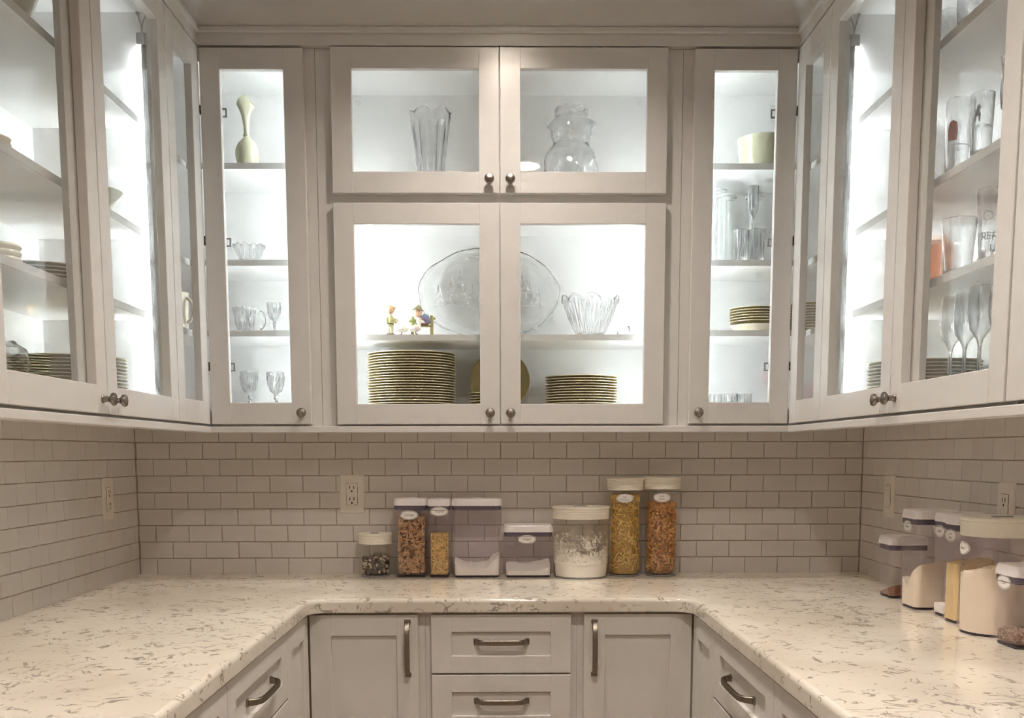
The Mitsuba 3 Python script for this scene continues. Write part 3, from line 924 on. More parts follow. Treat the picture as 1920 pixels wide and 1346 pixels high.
single('gourd_vase', moved(lathe(shell(vb, 0.0025), 64, tulip), -0.715, -0.205, S1 + E, 0.5), CELADON, 'pale green gourd vase with a flaring neck on the top shelf, left corner cabinet', 'vase', smooth=40)
single('crystal_bowl', moved(cut_bowl(0.046, 0.052, 0.005, 12, 180, 0.45, 16, 0.003, 0.010), -0.722, -0.190, S2 + E), CRYSTAL, 'small cut crystal bowl on the second shelf of the left corner cabinet', 'bowl')
k = thing('glass_creamer', 'cut glass jug with a loop handle on the third shelf, left corner cabinet', 'jug')
part(k, 'body', moved(cut_bowl(0.033, 0.070, 0.005, 9, 160, 0.70, 18, 0.0022, 0.004), -0.738, -0.200, S3 + E), CRYSTAL)
a = np.linspace(-1.25, 1.25, 18)
part(k, 'handle', tube(np.column_stack([-0.7015 + 0.021 * np.cos(a), np.full(18, -0.200), S3 + 0.037 + 0.026 * np.sin(a)]), 0.0042, 10), CRYSTAL, smooth=40)
GOB = [(0, 0), (0.0250, 0), (0.0255, 0.002), (0.012, 0.006), (0.0050, 0.011), (0.0045, 0.030), (0.0075, 0.036), (0.0045, 0.042), (0.0070, 0.048), (0.0180, 0.058), (0.0255, 0.075), (0.0275, 0.095), (0.0265, 0.112)]


def goblet(scale=1.0, n=72, cut=0.002):
    return moved(lathe(shell(GOB, 0.003), n, lambda th, r, z: (r - cut * np.abs(np.cos(7 * th + z * 60)) * (z > 0.055), z)), s=scale)


single('goblet', moved(goblet(0.78, cut=0.002), -0.655, -0.190, S3 + E), CRYSTAL, 'small crystal stem glass on the third shelf of the left corner cabinet', 'glass')
single('goblet', moved(goblet(1.0), -0.732, -0.195, FLOOR_Z + E), CRYSTAL, 'cut crystal goblet at the bottom of the left corner cabinet, left one', 'glass')
single('goblet', moved(goblet(1.0), -0.660, -0.170, FLOOR_Z + E), CRYSTAL, 'cut crystal goblet at the bottom of the left corner cabinet, right one', 'glass')
k = thing('mug', 'tall cream mug with a handle behind the narrow left side door', 'mug')
mx, my = -0.915, -0.268
part(k, 'body', moved(lathe(shell([(0, 0), (0.031, 0), (0.034, 0.004), (0.034, 0.040), (0.036, 0.100), (0.0375, 0.104)], 0.0035), 40), mx, my, S3 + E), BONE, smooth=40)
a = np.linspace(-1.35, 1.35, 18)
part(k, 'handle', moved(turned(tube(np.column_stack([0.034 + 0.024 * np.cos(a), 0 * a, 0.054 + 0.034 * np.sin(a)]), 0.0048, 10), -0.35, [0, 0, 1]), mx, my, S3 + E), BONE, smooth=40)

# --- right corner cabinet
single('planter_bowl', moved(lathe(shell([(0, 0), (0.060, 0), (0.0625, 0.003), (0.0655, 0.050), (0.069, 0.086), (0.071, 0.092)], 0.004), 64), 0.754, -0.175, S1 + E), CELADON, 'plain cream cylindrical bowl on the top shelf of the right corner cabinet', 'bowl', smooth=40)


def tumbler(r0, r1, h, t=0.0022, base=0.010):
    return lathe([(0, 0), (r0 - .001, 0), (r0, 0.001), (r1, h - 0.001), (r1 - t / 2, h), (r1 - t, h - 0.001), (r0 - t + 0.0005, base + 0.003), (r0 - t - 0.003, base), (0, base)], 40)


VAS = 'tall clear glass tumbler on the second shelf of the right corner cabinet'
for x, y, r, h, lab in ((0.628, -0.175, 0.0270, 0.212, 'tall straight glass at the left end of the second shelf, right corner cabinet'), (0.668, -0.120, 0.0260, 0.205, 'tall glass standing further back on the second shelf, right corner cabinet'),
                        (0.748, -0.118, 0.0275, 0.208, 'tall glass behind the crystal tumblers, second shelf of the right corner cabinet')):
    k = thing('tall_glass', lab, 'glass')
    part(k, 'body', moved(lathe([(r * 0.95, 0.010), (r, h - 0.0016)], 48), x, y, S2 + E), THIN, smooth=30)
    part(k, 'base', moved(lathe([(0, 0), (r * 0.94, 0), (r * 0.95, 0.001), (r * 0.95, 0.0095), (0, 0.0095)], 40), x, y, S2 + E), GLASS, smooth=30)
    part(k, 'rim', moved(torus(r, 0.0014, 48, 8), x, y, S2 + E + h - 0.0014), GLASS, smooth=40)
k = thing('champagne_flute', 'slender stemmed flute behind the crystal tumblers in the right corner cabinet', 'glass')
part(k, 'body', moved(lathe(shell([(0, 0), (0.026, 0), (0.0265, 0.002), (0.006, 0.006), (0.0035, 0.014), (0.0035, 0.128), (0.007, 0.140), (0.0135, 0.155), (0.0160, 0.175), (0.0150, 0.222)], 0.002), 36), 0.730, -0.185, S2 + E), GLASS, smooth=40)
for x, y, lab in ((0.689, -0.222, 'left cut crystal tumbler at the front of the right corner cabinet'), (0.732, -0.230, 'right cut crystal tumbler at the front of the right corner cabinet')):
    single('crystal_tumbler', moved(lathe([(0, 0), (0.0195, 0), (0.0205, 0.002), (0.0215, 0.030), (0.0215, 0.034), (0.0225, 0.090), (0.0215, 0.091), (0.0200, 0.090), (0.0185, 0.014), (0, 0.013)], 72, lambda th, r, z: (r - 0.0018 * np.abs(np.cos(8 * th)) * (z > 0.002) * (z < 0.07), z)), x, y, S2 + E), CRYSTAL, lab, 'glass')
single('serving_bowl', moved(lathe(shell([(0, 0), (0.040, 0), (0.042, 0.003), (0.062, 0.014), (0.0745, 0.0235)], 0.003), 56), 0.748, -0.172, S3 + E), BONE, 'wide cream bowl under the plates on the third shelf of the right corner cabinet', 'bowl', smooth=40)
stack('plate', 'cream rimmed plate, # of the pile on a bowl, right corner', 'plate', 'cream plates in the right corner cabinet', 0.0765, 6, 0.748, -0.172, S3 + 0.024, 0.0076, GOLDV, 0.0105)
stack('plate', 'cream rimmed plate, # of the pile behind the narrow right side door', 'plate', 'cream plates behind the narrow right side door', 0.074, 10, 0.914, -0.190, S3 + E, 0.0080, GOLDV, 0.0105)
for i, (x, y) in enumerate(((0.628, -0.200), (0.672, -0.215), (0.716, -0.200), (0.690, -0.150))):
    single('dessert_glass', moved(lathe(shell([(0, 0), (0.019, 0), (0.0195, 0.003), (0.0205, 0.040), (0.0212, 0.046)], 0.0025), 60, lambda th, r, z: (r - 0.0012 * np.abs(np.cos(9 * th)) * (z > 0.004) * (z < 0.036), z)), x, y, FLOOR_Z + E), GLASS,
           f"low clear glass at the bottom of the right corner cabinet, {('leftmost', 'second from the left', 'rightmost', 'behind the others')[i]}", 'glass', group='low glasses in the right corner cabinet')
k = thing('pink_glass', 'pink stemmed dish at the bottom of the right corner cabinet', 'glass')
part(k, 'bowl', moved(lathe([(0.004, 0.062), (0.020, 0.066), (0.034, 0.080), (0.040, 0.106)], 40), 0.800, -0.200, FLOOR_Z + E), PINKG, smooth=40)
part(k, 'stem', moved(lathe([(0, 0), (0.028, 0), (0.029, 0.002), (0.008, 0.006), (0.0045, 0.014), (0.0045, 0.054), (0.008, 0.0625), (0, 0.063)], 32), 0.800, -0.200, FLOOR_Z + E), GLASS, smooth=40)
single('pink_tumbler', moved(lathe([(0, 0.001), (0.026, 0.001), (0.028, 0.004), (0.031, 0.070)], 40), 0.900, -0.200, FLOOR_Z + E), PINKG, 'pink glass tumbler low behind the narrow right side door', 'glass', smooth=30)

# --- left wall cabinet
stack('plate', 'gilt-edged plate, # of the thick bottom stack, left wall cabinet', 'plate', 'plates at the bottom of the left wall cabinet', 0.126, 11, -0.978, -0.865, FLOOR_Z + E, 0.0078, GOLDV)
stack('plate', 'gilt-edged plate, # of the stack on the third shelf, left wall cabinet', 'plate', 'plates on the third shelf of the left wall cabinet', 0.104, 6, -0.984, -0.955, S3 + E, 0.0078, GOLDV)
single('footed_bowl', moved(lathe(shell([(0, 0), (0.030, 0), (0.032, 0.004), (0.030, 0.008), (0.050, 0.022), (0.068, 0.042), (0.073, 0.054)], 0.003), 56), -0.935, -0.812, S2 + E), OLIVE, 'olive and gilt bowl on the second shelf of the left wall cabinet', 'bowl', smooth=40)
for i in range(3):
    single('ribbed_bowl', moved(lathe(shell([(0, 0), (0.030, 0), (0.033, 0.004), (0.046, 0.014), (0.050, 0.019), (0.0485, 0.0225)], 0.0025), 48), -0.955, -1.244, S3 + E + 0.0118 * i), BONE, f"cream bowl, {('lowest', 'middle', 'topmost')[i]} of the nested pile on the third shelf, left wall cabinet", 'bowl', smooth=40, group='nested cream bowls')
single('glass_globe', moved(lathe(shell([(0, 0), (0.028, 0), (0.030, 0.002), (0.050, 0.020), (0.058, 0.045), (0.052, 0.072), (0.036, 0.082), (0.034, 0.086)], 0.003), 48), -0.945, -1.275, FLOOR_Z + E), GLASS, 'round clear glass bowl in front of the plates, left wall cabinet', 'bowl', smooth=40)
for i in range(2):
    single('tea_cup', moved(lathe(shell([(0, 0), (0.020, 0), (0.022, 0.003), (0.034, 0.012), (0.040, 0.022), (0.041, 0.024)], 0.002), 40), -0.935, -1.285, S2 + E + 0.0095 * i), BONE, f"{('lower', 'upper')[i]} cream cup of the nested pair on the second shelf, left wall cabinet", 'cup', smooth=40, group='nested cream cups')
single('white_bowl', moved(lathe(shell([(0, 0), (0.035, 0), (0.038, 0.004), (0.062, 0.040), (0.080, 0.090), (0.083, 0.096)], 0.003), 56), -0.985, -1.120, S1 + E), BONE, 'cream bowl on the top shelf of the left wall cabinet', 'bowl', smooth=40)

# --- right wall cabinet
stack('plate', 'gilt-edged plate, # of the bottom stack, right wall cabinet', 'plate', 'plates at the bottom of the right wall cabinet', 0.126, 10, 0.985, -0.830, FLOOR_Z + E, 0.0078, GOLDV)
single('tall_glass', moved(tumbler(0.028, 0.034, 0.128), 0.958, -0.940, S1 + E), GLASS, 'clear tumbler on the top shelf of the right wall cabinet, further back', 'glass', smooth=35)
single('tall_glass', moved(tumbler(0.026, 0.030, 0.150), 0.935, -1.110, S1 + E), GLASS, 'clear tumbler on the top shelf of the right wall cabinet, nearer one', 'glass', smooth=35)


def wrap(mesh, r, z, ang, c):
    """Bends a flat mesh (x across, y up, z out) round a vertical cylinder of radius r; ang is the direction its middle faces."""
    v = mesh.vertices
    a = ang + v[:, 0] / r
    q = r + v[:, 2]
    return trimesh.Trimesh(np.column_stack([c[0] + q * np.cos(a), c[1] + q * np.sin(a), z + v[:, 1]]), mesh.faces, process=False)


def text(t, h, depth=0.0003, bold=False, width=None):
    m = meshkit.text_mesh(t, h, depth, bold)
    lo, hi = m.bounds
    m.apply_translation([-(lo[0] + hi[0]) / 2, -(lo[1] + hi[1]) / 2, 0])
    if width and hi[0] - lo[0] > width:
        m.apply_transform(np.diag([width / (hi[0] - lo[0]), 1, 1, 1]))
    v, f = trimesh.remesh.subdivide_to_size(m.vertices, m.faces, 0.004)
    return trimesh.Trimesh(v, f, process=False)


def toward(x, y):
    return math.atan2(CAM[1] - y, CAM[0] - x)


bgx, bgy = 0.905, -1.140
k = thing('beer_glass', 'tall beer glass with a red emblem on the second shelf, right wall cabinet', 'glass')
part(k, 'body', moved(tumbler(0.0210, 0.0245, 0.150, base=0.016), bgx, bgy, S2 + E), GLASS, smooth=35)
em = trimesh.creation.extrude_polygon(Polygon([(-.008, -.016), (.008, -.016), (.010, .004), (.007, .018), (0, .022), (-.007, .018), (-.010, .004)]), 0.0004, engine='earcut')
em = trimesh.Trimesh(*trimesh.remesh.subdivide_to_size(em.vertices, em.faces, 0.005), process=False)
part(k, 'emblem', wrap(em, 0.0240, S2 + 0.085, toward(bgx, bgy) - 0.40, (bgx, bgy)), PRINTR)
part(k, 'ring', moved(lathe([(0.0226, 0.0600), (0.0230, 0.0600), (0.0230, 0.0612), (0.0226, 0.0612)], 40, closed=True), bgx, bgy, S2), PRINTK)
bgx, bgy = 0.895, -1.266
k = thing('beer_glass', 'beer glass with a black lion and lettering, second shelf, right wall cabinet', 'glass')
part(k, 'body', moved(tumbler(0.0180, 0.0210, 0.120, base=0.014), bgx, bgy, S2 + E), GLASS, smooth=35)
lion = Polygon([(-.006, -.014), (-.002, -.014), (-.001, -.004), (.002, -.003), (.003, -.014), (.006, -.014), (.006, .001), (.004, .006), (.0065, .013), (.003, .017), (-.001, .014), (-.001, .008), (-.006, .010), (-.0065, .006), (-.003, .003), (-.006, -.004)])
lm = trimesh.creation.extrude_polygon(lion, 0.0004, engine='earcut')
part(k, 'emblem', wrap(lm, 0.0207, S2 + 0.080, toward(bgx, bgy) - 0.42, (bgx, bgy)), PRINTK)
part(k, 'lettering', wrap(text('MUNCHEN', 0.0062, width=0.034), 0.0202, S2 + 0.058, toward(bgx, bgy) - 0.05, (bgx, bgy)), PRINTK)
k = thing('tulip_glass', 'stemmed tulip glass at the near end of the second shelf, right wall cabinet', 'glass')
part(k, 'body', moved(lathe(shell([(0, 0), (0.030, 0), (0.0305, 0.002), (0.010, 0.006), (0.0055, 0.014), (0.0060, 0.036), (0.014, 0.046), (0.024, 0.062), (0.0265, 0.085), (0.0245, 0.120), (0.0270, 0.146)], 0.0024), 40), 0.902, -1.380, S2 + E), GLASS, smooth=40)
single('hurricane_glass', moved(lathe(shell([(0, 0), (0.030, 0), (0.032, 0.003), (0.026, 0.020), (0.032, 0.060), (0.034, 0.110), (0.036, 0.185)], 0.0025), 40), 0.985, -0.880, S2 + E), GLASS, 'tall glass at the back of the second shelf of the right wall cabinet', 'glass', smooth=40)
single('pint_glass', moved(tumbler(0.0250, 0.0335, 0.112, base=0.012), 0.908, -1.160, S3 + E), GLASS, 'flared pint glass in the middle of the third shelf of the right wall cabinet', 'glass', smooth=35)
single('pint_glass', moved(tumbler(0.0285, 0.0360, 0.118, base=0.012), 1.005, -1.215, S3 + E), GLASS, 'pint glass behind the flared one on the third shelf of the right wall cabinet', 'glass', smooth=35)
for x, y, lab in ((0.945, -0.925, 'amber tumbler at the far end of the third shelf, nearer the door'), (1.000, -0.850, 'amber tumbler at the far end of the third shelf, nearer the wall')):
    single('amber_tumbler', moved(lathe([(0, 0.001), (0.025, 0.001), (0.027, 0.004), (0.0265, 0.060), (0.0285, 0.122)], 40), x, y, S3 + E), AMBERG, lab, 'glass', smooth=30)
px_, py_ = 0.898, -1.312
k = thing('pilsner_glass', 'tall pilsner glass with black print on the third shelf of the right wall cabinet', 'glass')
part(k, 'body', moved(lathe([(0, 0), (0.020, 0), (0.0205, 0.004), (0.0165, 0.012), (0.0180, 0.040), (0.0240, 0.132), (0.0233, 0.1326), (0.0226, 0.132), (0.0166, 0.040), (0.0150, 0.022), (0, 0.020)], 40), px_, py_, S3 + E), GLASS, smooth=35)
part(k, 'lettering', wrap(text('REP', 0.0130, bold=True, width=0.027), 0.0196, S3 + 0.047, toward(px_, py_), (px_, py_)), PRINTK)
part(k, 'lettering', wrap(text('U', 0.0125, bold=True), 0.0186, S3 + 0.026, toward(px_, py_) + 0.40, (px_, py_)), PRINTK)
cr = trimesh.creation.annulus(0.0075, 0.0088, 0.0004, sections=24)
part(k, 'emblem', wrap(cr, 0.0220, S3 + 0.082, toward(px_, py_) - 0.15, (px_, py_)), PRINTK)


def wine_glass(r, bowl, stem, flare=0.88):
    b = stem
    return lathe(shell([(0, 0), (0.0300, 0), (0.0305, 0.0018), (0.012, 0.0045), (0.0050, 0.010), (0.0036, 0.020), (0.0034, stem - 0.016), (0.0060, stem - 0.004), (r * 0.45, b + 0.004), (r * 0.80, b + bowl * 0.16), (r * 0.97, b + bowl * 0.34), (r, b + bowl * 0.48), (r * 0.97, b + bowl * 0.70), (r * flare, b + bowl)], 0.0016), 44)


for x, y, r, bowl, stem, lab in ((0.905, -1.153, 0.0220, 0.096, 0.088, 'wine glass at the bottom of the right wall cabinet, farthest of the row'), (0.905, -1.217, 0.0238, 0.096, 0.088, 'wine glass at the bottom of the right wall cabinet, second of the row'),
                                 (0.905, -1.281, 0.0240, 0.094, 0.091, 'wine glass at the bottom of the right wall cabinet, third of the row'), (0.915, -1.345, 0.0240, 0.094, 0.090, 'wine glass at the bottom of the right wall cabinet, nearest of the row')):
    k = thing('wine_glass', lab, 'glass', 'wine glasses')
    part(k, 'body', moved(wine_glass(r, bowl, stem), x, y, FLOOR_Z + E), GLASS, smooth=40)

# --- porcelain figurines on the middle shelf


def blob(pts, n=2):
    """A smooth solid round the (x, y, z, r) balls, chained by hulls."""
    import manifold3d as m3
    out = None
    for chain in pts:
        balls = [m3.Manifold.sphere(r, 20).translate((x, y, z)) for x, y, z, r in chain]
        segs = [m3.Manifold.batch_hull([a, b]) for a, b in zip(balls, balls[1:])] or balls
        for sgm in segs:
            out = sgm if out is None else out + sgm
    me = out.refine_to_length(0.0018).to_mesh()
    t = trimesh.Trimesh(me.vert_properties[:, :3], me.tri_verts, process=True)
    trimesh.smoothing.filter_taubin(t, iterations=n * 4)
    return t


def painted(parent, name, mesh, c, lab=None):
    col = np.tile(np.array(c, float), (len(mesh.vertices), 1))
    return part(parent, name, mesh, VCOL, smooth=True, color=col, label=lab)


def goose(parent, x, y, z, s, lean=0.0):
    g = blob([[(-0.010, 0, 0.016, 0.0075), (0.000, 0, 0.0175, 0.0105), (0.010, 0, 0.018, 0.0075)], [(0.009, 0, 0.021, 0.0055), (0.0125, 0, 0.030, 0.0034), (0.0120 + lean, 0, 0.040, 0.0030), (0.0150 + lean, 0, 0.0440, 0.0036)], [(-0.014, 0, 0.018, 0.0035), (-0.021, 0, 0.022, 0.0012)]])
    bill = blob([[(0.0180 + lean, 0, 0.0435, 0.0020), (0.0235 + lean, 0, 0.0425, 0.0010)]], 1)
    legs = cat(*(blob([[(0.001, q, 0.010, 0.0014), (0.002, q, 0.002, 0.0014), (0.007, q, 0.0014, 0.0014)]], 1) for q in (-0.0035, 0.0035)))
    f = lambda m: moved(turned(m, s, [0, 0, 1]), x, y, z)
    painted(parent, 'goose', f(g), (0.78, 0.76, 0.70), 'white goose')
    painted(parent, 'goose_bill', f(bill), (0.55, 0.36, 0.14), 'orange bill')
    painted(parent, 'goose_feet', f(legs), (0.20, 0.17, 0.13), 'dark feet')


fx_, fy_, fz_ = -0.3130, -0.250, SM + E
k = thing('figurine', 'porcelain figurine of a child in yellow green clothes leading a white goose', 'figurine')
F1 = lambda m: moved(m, fx_, fy_, fz_)
painted(k, 'base', F1(lathe([(0, 0), (0.0145, 0), (0.015, 0.002), (0.011, 0.0048), (0, 0.005)], 32)), (0.16, 0.12, 0.09))
painted(k, 'legs', F1(blob([[(-0.004, 0, 0.006, 0.0048), (-0.0035, 0, 0.018, 0.0058), (-0.002, 0, 0.030, 0.0078)], [(0.004, -0.002, 0.006, 0.0048), (0.0035, -0.001, 0.018, 0.0058), (0.002, 0, 0.030, 0.0078)]])), (0.64, 0.60, 0.44))
painted(k, 'tunic', F1(blob([[(0, 0, 0.030, 0.0100), (0.001, 0, 0.042, 0.0095), (0.000, 0, 0.054, 0.0070)], [(0.000, -0.001, 0.053, 0.0050), (0.0100, -0.003, 0.045, 0.0038), (0.0160, -0.004, 0.036, 0.0032)], [(-0.003, -0.001, 0.053, 0.0050), (-0.0095, -0.004, 0.044, 0.0038), (-0.0085, -0.009, 0.034, 0.0034)]])), (0.55, 0.56, 0.28))
painted(k, 'belt', F1(moved(lathe([(0.0099, -0.0014), (0.0106, -0.0010), (0.0106, 0.0010), (0.0099, 0.0014)], 32, closed=True), 0, 0, 0.0315)), (0.10, 0.09, 0.06))
painted(k, 'collar', F1(blob([[(-0.002, -0.003, 0.0565, 0.0056), (0.002, -0.003, 0.0565, 0.0056)]])), (0.80, 0.77, 0.72))
painted(k, 'head', F1(blob([[(0, -0.001, 0.0690, 0.0110), (-0.0008, -0.0035, 0.0655, 0.0092)], [(-0.0015, -0.0120, 0.0672, 0.0017)], [(0.0108, 0, 0.067, 0.0020)], [(-0.0108, 0, 0.067, 0.0020)]])), (0.72, 0.50, 0.33))
painted(k, 'hair', F1(blob([[(0.001, 0.0022, 0.0730, 0.0112), (-0.001, 0.0018, 0.0745, 0.0104)], [(-0.0095, 0.002, 0.0765, 0.0036), (-0.0115, 0.002, 0.0785, 0.0032)], [(0.0105, 0.002, 0.0755, 0.0036), (0.0130, 0.002, 0.0765, 0.0032)]])), (0.58, 0.42, 0.22))
for q in (-0.0042, 0.0030):
    painted(k, 'eye', F1(blob([[(q, -0.0116, 0.0705, 0.0011)]], 1)), (0.06, 0.04, 0.03))
painted(k, 'leash', F1(tube([(0.016, -0.004, 0.0345), (0.021, -0.004, 0.026), (0.027, -0.004, 0.019)], 0.0009, 6)), (0.30, 0.24, 0.16))
goose(k, fx_ + 0.0335, fy_ - 0.002, fz_, math.pi + 0.15, 0.0)

fx_ = -0.2210
k = thing('figurine', 'porcelain figurine of a boy in a green hat on a bench beside a goose', 'figurine')
F2 = lambda m: moved(m, fx_, fy_, fz_)
painted(k, 'bench', F2(cat(bx(-0.022, 0.030, -0.006, 0.008, 0.0235, 0.0285, 0.001), bx(0.0215, 0.0305, -0.005, 0.007, 0.0, 0.0560, 0.0015), bx(-0.0330, -0.0250, -0.004, 0.006, 0.0, 0.0235, 0.0015), bx(0.0305, 0.0370, -0.002, 0.004, 0.044, 0.0500, 0.0012))), (0.33, 0.30, 0.12), 'olive brown bench')
painted(k, 'trousers', F2(blob([[(-0.004, -0.001, 0.047, 0.0095), (0.008, 0, 0.044, 0.0100), (0.016, 0, 0.039, 0.0085)], [(0.016, -0.002, 0.038, 0.0062), (0.008, -0.006, 0.034, 0.0050)]])), (0.16, 0.15, 0.27))
painted(k, 'backpack', F2(blob([[(0.006, 0.004, 0.0545, 0.0065), (0.013, 0.004, 0.0520, 0.0060)]])), (0.16, 0.28, 0.36), 'blue green pack')
painted(k, 'shirt', F2(blob([[(-0.010, -0.001, 0.0430, 0.0080), (-0.013, -0.002, 0.0340, 0.0075)], [(-0.007, -0.005, 0.043, 0.0045), (0.002, -0.009, 0.036, 0.0038), (0.006, -0.009, 0.031, 0.0034)]])), (0.78, 0.72, 0.66))
painted(k, 'shoes', F2(cat(blob([[(0.006, -0.009, 0.0305, 0.0034), (0.015, -0.009, 0.0300, 0.0030)]], 1), blob([[(-0.001, -0.009, 0.0305, 0.0034), (0.005, -0.0105, 0.0300, 0.0030)]], 1))), (0.13, 0.08, 0.05))
painted(k, 'head', F2(blob([[(-0.0125, -0.003, 0.0625, 0.0118), (-0.0125, -0.0055, 0.0590, 0.0100)], [(-0.0125, -0.0155, 0.0610, 0.0018)], [(-0.0240, -0.002, 0.061, 0.0022)], [(-0.0010, -0.002, 0.061, 0.0022)]])), (0.74, 0.50, 0.35))
for q in (-0.0170, -0.0085):
    painted(k, 'eye', F2(blob([[(q, -0.0146, 0.0640, 0.0011)]], 1)), (0.06, 0.04, 0.03))
painted(k, 'hat', F2(moved(turned(lathe([(0, 0.0), (0.0130, 0.0), (0.0165, 0.0010), (0.0162, 0.0022), (0.0120, 0.0032), (0.0100, 0.0070), (0.0055, 0.0120), (0.0022, 0.0155), (0, 0.0160)], 32), 0.12, [0, 1, 0]), -0.0120, -0.002, 0.0690)), (0.24, 0.22, 0.13), 'olive green hat')
painted(k, 'plant', F2(cat(moved(lathe([(0, 0), (0.0055, 0), (0.0065, 0.012), (0, 0.0125)], 20), -0.0275, -0.004, 0.0240), blob([[(-0.0275, -0.004, 0.040, 0.0060), (-0.0275, -0.004, 0.0500, 0.0030)], [(-0.0345, -0.004, 0.0395, 0.0042), (-0.0205, -0.004, 0.0395, 0.0042)]]))), (0.30, 0.36, 0.12), 'small green bush')
goose(k, fx_ - 0.0200, fy_ - 0.016, fz_, 0.0, -0.002)

# ------------------------------------------------------------------ canisters


def oval(a, b, t, n=40):
    th = np.arange(n) / n * 2 * np.pi
    return trimesh.creation.extrude_polygon(Polygon(np.column_stack([a * np.cos(th), b * np.sin(th)])), t, engine='earcut')


def ring_oval(a, b, w, t, n=48):
    th = np.arange(n) / n * 2 * np.pi
    o = np.column_stack([a * np.cos(th), b * np.sin(th)])
    i = np.column_stack([(a - w) * np.cos(th), (b - w) * np.sin(th)])
    return trimesh.creation.extrude_polygon(Polygon(o, [i]), t, engine='earcut')


def oval_label(parent, words, tf, a=0.0185, b=0.0098):
    """An oval sticker built flat (x across, y up, z out), with a dark line round it and the handwritten name."""
    fine = lambda m: trimesh.Trimesh(*trimesh.remesh.subdivide_to_size(m.vertices, m.faces, 0.006), process=False)
    l = part(parent, 'label', tf(fine(oval(a, b, 0.0003))), LABELW, label='white oval sticker')
    part(l, 'border', tf(moved(ring_oval(a * 0.93, b * 0.90, 0.0009, 0.0002), z=0.00035)), INK)
    for i, w in enumerate(words):
        z = (len(words) - 1) / 2 - i
        part(l, 'lettering', tf(moved(text(w, 0.0066 if len(words) == 1 else 0.0048, 0.0002, width=a * 1.35), y=z * 0.0088, z=0.00035)), INK)


class Canister:
    """A square push-lid canister: smoky clear body, dark gasket line, white lid. (x, y) is its centre."""

    def __init__(self, label, x, y, w, d, h, rz=0.0, words=None, lab_dz=0.031, side=-1, lab_dx=0.0, a=0.0275, b=0.0142):
        self.x, self.y, self.w, self.d, self.h, self.rz = x, y, w, d, h, rz
        self.place = lambda m: moved(turned(m, rz, [0, 0, 1]), x, y, ZC + E)
        k = self.key = thing('canister', label, 'canister')
        r = min(w, d) * 0.16
        bw, bd = w * 0.915, d * 0.915
        self.bw, self.bd = bw, bd
        part(k, 'body', self.place(loft([(bw - .012, bd - .012, r * .8, 0.0035), (bw, bd, r, 0.0075), (w * 0.945, d * 0.945, r * 1.05, h - 0.040), (w * 0.97, d * 0.97, r * 1.1, h - 0.031)], bottom=False, top=False)), PLASTIC, smooth=30)
        part(k, 'base', self.place(loft([(bw - .014, bd - .014, r * .8, 0.0), (bw - .008, bd - .008, r * .9, 0.0012), (bw - .008, bd - .008, r * .9, 0.0034)])), BASEP, smooth=30)
        part(k, 'gasket', self.place(loft([(w * 0.93, d * 0.93, r, h - 0.0345), (w * 0.955, d * 0.955, r, h - 0.0335), (w * 0.955, d * 0.955, r, h - 0.0215)])), GASKET, smooth=30)
        lid = part(k, 'lid', self.place(loft([(w * 0.985, d * 0.985, r * 1.15, h - 0.0212), (w, d, r * 1.2, h - 0.0195), (w, d, r * 1.2, h - 0.0165), (w * 0.975, d * 0.975, r * 1.2, h - 0.0045), (w * 0.94, d * 0.94, r * 1.2, h - 0.0005), (w * 0.92, d * 0.92, r * 1.2, h)])), LIDW, smooth=25)
        part(lid, 'button', self.place(moved(lathe([(0, 0), (0.019, 0), (0.020, 0.0008), (0.0195, 0.0020), (0, 0.0026)], 32), z=h)), LIDW, smooth=30)
        if words:
            def tf(m):
                m = moved(turned(m, math.pi / 2, [1, 0, 0]), lab_dx, -d * 0.4715 - 0.0006, h - 0.031 - lab_dz + 0.012)
                if side == 0:
                    m = turned(m, -math.pi / 2, [0, 0, 1])
                    m = moved(m, 0, 0, 0)
                return self.place(m)

            if side == 0:
                q = d
                d = w
            oval_label(k, words, tf, a, b)

    def fill(self, label, cat_, name, m, top, n=26):
        """A heap of powder inside; top(u, v) gives its height for u, v in [-1, 1]."""
        bw, bd = self.bw - 0.0055, self.bd - 0.0055
        mesh = self.place(moved(powder_box(bw, bd, min(bw, bd) * 0.15, top, n), z=0.0062))
        return single(name, mesh, m, label, cat_, smooth=35, kind='stuff')


def powder_box(w, d, r, top, n):
    """A solid of rounded-rectangle plan with flat bottom and a height-field top."""
    out = rrect(w, d, r, 5)
    loop = []
    for a, b in zip(out, np.roll(out, -1, axis=0)):
        m = max(1, int(np.linalg.norm(b - a) / 0.004))
        loop += [a + (b - a) * i / m for i in range(m)]
    loop = np.array(loop)
    N, K = len(loop), 12
    rings = [loop * s for s in np.linspace(1, 0, K + 1)[:-1]]
    vs = [np.column_stack([loop * 0.985, np.zeros(N)])]
    for q in rings:
        vs.append(np.column_stack([q, [max(0.001, top(2 * a / w, 2 * b / d)) for a, b in q]]))
    v = np.vstack(vs + [[[0, 0, max(.001, top(0, 0))], [0, 0, 0]]])
    fs = []
    for k in range(K):
        for i in range(N):
            j = (i + 1) % N
            fs += [[k * N + i, k * N + j, (k + 1) * N + j], [k * N + i, (k + 1) * N + j, (k + 1) * N + i]]
    e = K * N
    for i in range(N):
        j = (i + 1) % N
        fs += [[e + i, e + j, len(v) - 2], [j, i, len(v) - 1]]
    return outward(trimesh.Trimesh(v, np.array(fs), process=False))


def bumpy(u, v, f=7.0, a=0.003, seed=0):
    return a * (2 * float(meshkit.fbm(np.array([u * f, v * f, seed * 3.1]), 3, seed)) - 1)


def rods(n):
    return nr.normal(size=(n, 3))


